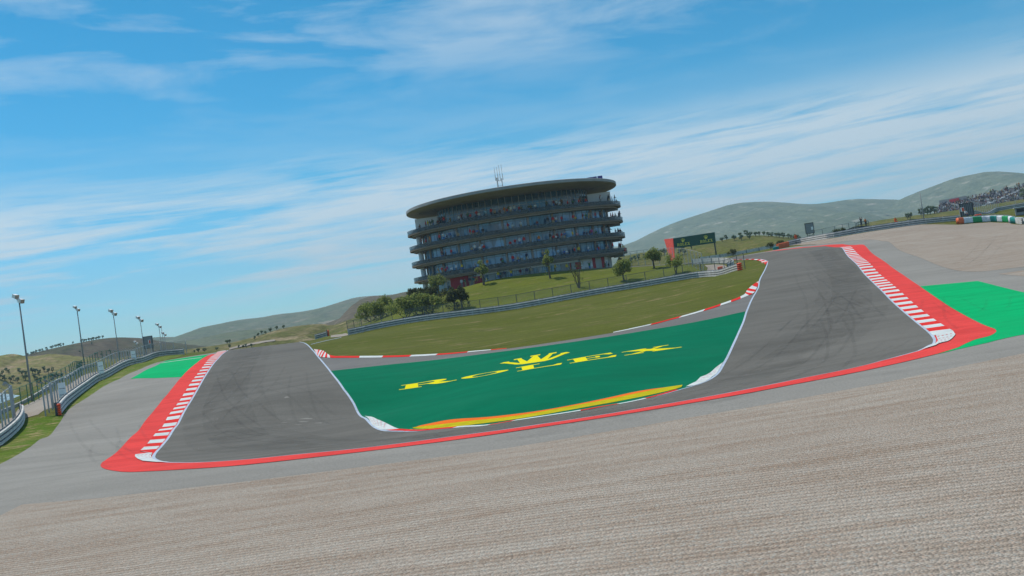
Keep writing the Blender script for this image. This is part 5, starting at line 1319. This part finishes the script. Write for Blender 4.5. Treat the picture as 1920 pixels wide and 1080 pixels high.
LV = {
 'top balcony': (20.45, '185 brown,215 red,232 yellow,250 dark green,270 dark green,290 dark green,320 dark red,345 dark,360 red,375 red,415 olive,480 white,510 dark red,540 green,568 red,610 red,632 white,680 pale blue,728 red,750 tan,790 brown,825 orange,845 red,860 olive,872 white,900 white,935 red,950 olive,1010 olive,1025 olive,1057 white,1140 olive,1190 dark red,1205 dark,1225 white,1238 white,1265 brown,1300 red,1340 green,1357 navy,1385 red,1410 brown,1438 red,1538 white,1565 dark red,1600 dark,1620 dark,1640 dark,1655 blue,1690 dark'),
 'second highest balcony': (16.75, '210 dark red,232 red,275 orange,345 red,375 white,392 navy,405 blue,475 tan,558 red,590 red,620 blue,660 dark,850 red,885 white,950 white,1070 dark red,1160 dark,1187 red,1222 white,1250 red,1337 red,1358 yellow,1405 dark red,1430 green,1450 tan,1500 red,1563 brown,1625 red,1640 red,1660 green,1675 navy,1688 dark,1708 dark red'),
 'second lowest balcony': (13.05, '340 dark red,362 dark,382 dark,412 red,578 tan,607 white,640 white,652 pale blue,668 red,868 red,905 red,940 white,973 red,1090 orange,1165 dark,1195 red,1212 white,1232 dark red,1262 red,1272 blue,1350 yellow,1373 pink,1427 navy,1445 navy,1470 dark red,1497 magenta,1515 green,1552 dark red,1582 yellow,1635 grey,1660 navy,1690 dark red,1705 dark,1722 dark'),
 'lowest balcony': (9.35, '315 tan,365 red,380 red,405 magenta,425 white,450 white,512 yellow,605 grey,690 orange,800 dark red,811 green,888 red,925 tan,955 pale blue,990 navy,1120 tan,1225 pale blue,1275 blue,1293 white,1365 red,1397 yellow,1468 white,1515 dark,1535 red,1580 dark,1597 pink,1630 red,1660 red,1675 dark red,1690 red,1718 yellow,1745 dark'),
 'lawn before the tower': (5.2, '508 white,535 green,570 navy,597 teal,675 grey,785 yellow,800 teal,828 navy,880 yellow,950 dark red,998 navy,1030 tan,1165 dark red,1207 yellow,1297 yellow,1465 green,1580 olive,1605 dark'),
}
for where, (zl, spec) in LV.items():
    seen = {}; ent = []
    for t in spec.split(','):
        x, c = t.split(' ', 1); ent.append((740 + int(x) / 4, c))
    tot = {}
    for _, c in ent: tot[c] = tot.get(c, 0) + 1
    rnd = random.Random(int(zl * 7))
    for px, c in ent:
        seen[c] = seen.get(c, 0) + 1
        gl = where.startswith('lawn'); R = 24.95 if not gl else 23.6
        a = ang(px, R, zl + .9); pose = rnd.choice(('stand', 'rail', 'rail', 'stand', 'wave' if rnd.random() < .3 else 'stand')) if gl or rnd.random() < .6 else 'sit'
        z = zc(zl)
        if pose == 'sit': R2 = 24.75; z += .35
        else: R2 = R if gl else rnd.choice((25.2, 24.2)); z += 0 if gl else .25
        p = pol(R2, a, 0); p.z = z
        if gl: p.z = max(gz(p.x, p.y), zc(4.6))
        k = seen[c] - 1; o_ = ('only' if tot[c] == 1 else ORD[min(k, 12)])
        lab = (f'only person in {c} on the {where}' if tot[c] == 1 else f'{o_} person in {c} ' + ('' if k == 0 else 'from the left ') + f'on the {where}')
        person(p, a + rnd.uniform(-.5, .5), c, lab, 'people watching from the tower', pose, rnd.choice(('navy', 'dark', 'grey', 'tan', 'blue')), rnd.uniform(.98, 1.12) * 1.08)
# marshals and a cameraman on the right
def at_ground(px, py, maxd=250): p = cast(px, py, maxd); return p
p = at_ground(1508, 449.5); p.y += 6; p.z = gz(p.x, p.y); person(p, .2, 'bright orange', 'marshal in orange overalls beside the box screen on scaffolding', None, 'stand', 'bright orange', 1.25)
p = at_ground(1698, 418.5); p.y += 5; p.z = gz(p.x, p.y); person(p, .2, 'bright orange', 'marshal in orange overalls behind the barrier near the tall bare mast', None, 'sit', 'bright orange', 1.1)
p = at_ground(1858.5, 411); p.y += 10; p.z = gz(p.x, p.y) + .1; person(p, .2, 'white', 'person in white sitting on the grass above the tyre wall', None, 'sit', 'navy', 1.1)
# camera platform
p = at_ground(1636, 430); p.y += 5; g = gz(p.x, p.y); pl = empty('camera_platform', (p.x, p.y, g), radians(-8), 'black railed camera platform behind the right barrier', 'platform'); TR = .75
mb = MB(); mb.box((0, 0, TR), (2.2, 1.6, .12)); mb.build('deck', M['steel_dark'], pl, world=False)
for x in (-1.05, 1.05):
    for y in (-.75, .75): mb = MB(); mb.box((x, y, (TR + 1.05) / 2), (.09, .09, TR + 1.05)); mb.build('post', M['steel_dark'], pl, world=False)
mb = MB()
for z in (TR + .55, TR + 1.05):
    for y in (-.75, .75): mb.box((0, y, z), (2.0, .06, .06))
    for x in (-1.05, 1.05): mb.box((x, 0, z), (.06, 1.4, .06))
mb.build('railing', M['steel_dark'], pl, world=False)
person((p.x - .25, p.y, g + TR + .06), .3, 'dark', 'cameraman in dark clothes standing on the railed camera platform', None, 'wave', 'dark', 1.1)
person((p.x + .55, p.y - .3, g + TR + .06), .3, 'orange', 'person in orange beside the cameraman on the platform', None, 'stand', 'dark', .95)

# ------------------------------------------------------------------ grandstand
DA, DB = 545.0, 505.0
A0, B0 = at(1750, 402.5, DA), at(1925, 374.5, DB); d = (B0 - A0); d.z = 0; Ld = d.length; d.normalize(); up_ = Vector((-d.y, d.x, 0))
if up_.dot(Vector((A0.x, A0.y, 0))) < 0: up_ = -up_
gs = empty('grandstand', (B0.x, B0.y, B0.z), 0, 'open grandstand packed with spectators on the far right hillside', 'grandstand')
ext_ = 25; rows = 15; Ltot = Ld + ext_
def gp_(s, r, z=0.0):
    k = s / Ld; base = A0.lerp(B0, k); q = A0 + d * s
    return Vector((q.x, q.y, base.z)) + up_ * (r * .95) + Vector((0, 0, r * .60 + z))
def nrows(s): return 9 + (rows - 9) * min(1, max(0, s / Ld))
mb = MB(); stp = 4.0; s = 0
while s < Ltot:
    e = min(s + stp, Ltot); R_ = int(nrows(s))
    for r in range(R_):
        p0, p1 = gp_(s, r), gp_(e, r); q0, q1 = gp_(s, r + 1), gp_(e, r + 1); q0.z = p0.z; q1.z = p1.z; t0, t1 = q0.copy(), q1.copy(); t0.z += .60; t1.z += .60
        mb.add([p0, p1, q1, q0], [(0, 1, 2, 3)]); mb.add([q0, q1, t1, t0], [(0, 1, 2, 3)])
    b0, b1 = gp_(s, R_), gp_(e, R_); mb.add([b0, b1, b1 - Vector((0, 0, 14)), b0 - Vector((0, 0, 14))], [(0, 1, 2, 3)])
    f0, f1 = gp_(s, 0), gp_(e, 0); mb.add([f0, f1, f1 - Vector((0, 0, 6)), f0 - Vector((0, 0, 6))], [(0, 1, 2, 3)])
    s = e
build_part(mb, 'terrace', M['dark_grey'], False, gs)
for ss in (Ld * .56,):
    mb = MB()
    for r in range(13): p = gp_(ss + r * 1.75, r + .4, .28); mb.box(p, (1.9, 1.0, .5), atan2(d.y, d.x))
    build_part(mb, 'stair_aisle', M['white'], False, gs)
pw = gp_(4, 8.5, 0); mb = MB(); mb.box(gp_(8, 9.6, .6), (16, .4, 3.0), atan2(d.y, d.x)); build_part(mb, 'back_wall', M['dark_grey'], False, gs)
mb = MB(); mb.box(gp_(9, 9.2, .6), (5.5, .4, 2.4), atan2(d.y, d.x)); build_part(mb, 'red_panel', M['red_wall'], False, gs)
# seated crowd: reads as one mass at this distance
mb = MB(); rnd = random.Random(3); keys = ['dark', 'navy', 'grey', 'white', 'dark red', 'grey', 'grey', 'olive', 'dark', 'navy', 'brown', 'grey', 'dark', 'tan']; cm = [CM[k] for k in keys]
sk0 = len(cm)
for r in range(rows):
    s = 0
    while s < Ltot:
        s += .72
        if r >= nrows(s) or rnd.random() < .22: continue
        if abs(s - (Ld * .56 + r * 1.75)) < 1.2: continue
        p = gp_(s, r + .45, .1); h = rnd.uniform(.95, 1.25) + (.45 if rnd.random() < .05 else 0); mi = rnd.randrange(len(cm)); a = atan2(d.y, d.x)
        c_, s_ = cos(a), sin(a)
        def T(x, y, z): return (p.x + x * c_ - y * s_, p.y + x * s_ + y * c_, p.z + z)
        mb.add([T(-.2, -.12, 0), T(.2, -.12, 0), T(.2, .12, 0), T(-.2, .12, 0), T(-.24, -.1, h * .68), T(.24, -.1, h * .68), T(.24, .1, h * .68), T(-.24, .1, h * .68), T(0, 0, h * .74)],
               [(0, 1, 5, 4), (1, 2, 6, 5), (2, 3, 7, 6), (3, 0, 4, 7), (4, 5, 8), (5, 6, 8), (6, 7, 8), (7, 4, 8)], mi)
        mb.add([T(0, 0, h * .70), T(-.11, 0, h * .85), T(0, -.11, h * .85), T(.11, 0, h * .85), T(0, .11, h * .85), T(0, 0, h)], [(0, 2, 1), (0, 3, 2), (0, 4, 3), (0, 1, 4), (5, 1, 2), (5, 2, 3), (5, 3, 4), (5, 4, 1)], sk0 + rnd.randrange(2))
o = mb.build('crowd', cm + [SKIN[0], HAIR[0]]); tag(o, 'dense seated crowd filling the grandstand rows', 'crowd', None, 'stuff')
for px, py, c, l in [(1858, 358, 'yellow', 'person in yellow standing on the top row, left of a dark-clad one'), (1862.5, 357.5, 'dark red', 'person in dark red standing on the top row beside one in yellow'), (1888, 349, 'tan', 'lone person in tan standing on the back row of the grandstand'), (1907.5, 346, 'tan', 'left of two people in tan on the highest grandstand row'), (1911, 345.5, 'orange', 'right of two people on the highest grandstand row, in orange')]:
    lo, hi = 0, Ltot
    for _ in range(40):
        m = (lo + hi) / 2
        if project(gp_(m, nrows(m)))[0] < px: lo = m
        else: hi = m
    q = gp_(lo, nrows(lo) - .2, .0); person(q, 0, c, l, 'people standing on top of the grandstand', 'stand', 'dark', 1.25)

# dark open-sided stall at the right edge
p = flat(cast(1915, 403, 260)); g = gz(p.x, p.y); st = empty('commentary_hut', (p.x, p.y, g), radians(-25), 'small dark hut with a pale roof at the right edge above the tyre wall', 'hut')
mb = MB(); mb.box((0, 0, .75), (2.0, 1.6, 1.5)); mb.build('wall', M['dark_grey'], st, world=False)
mb = MB(); mb.box((0, 0, 1.58), (2.5, 2.1, .14)); mb.build('roof', M['white_wall'], st, world=False)
mb = MB(); mb.box((-.1, -.83, .95), (1.3, .06, .7)); mb.build('opening', M['black'], st, world=False)

# ------------------------------------------------------------------ haze
mb = MB(); mb.box((0, 2200, 170), (9000, 5200, 470)); hz = mb.build('haze', []); hz['kind'] = 'stuff'
hb = bpy.data.materials.new('haze_air'); hb.use_nodes = True; t = hb.node_tree
for n in list(t.nodes): t.nodes.remove(n)
ho = t.nodes.new('ShaderNodeOutputMaterial'); pv = t.nodes.new('ShaderNodeVolumePrincipled')
pv.inputs['Color'].default_value = (.62, .84, 1, 1); pv.inputs['Density'].default_value = .00019; pv.inputs['Anisotropy'].default_value = .2
t.links.new(pv.outputs[0], ho.inputs['Volume']); hz.data.materials.append(hb)
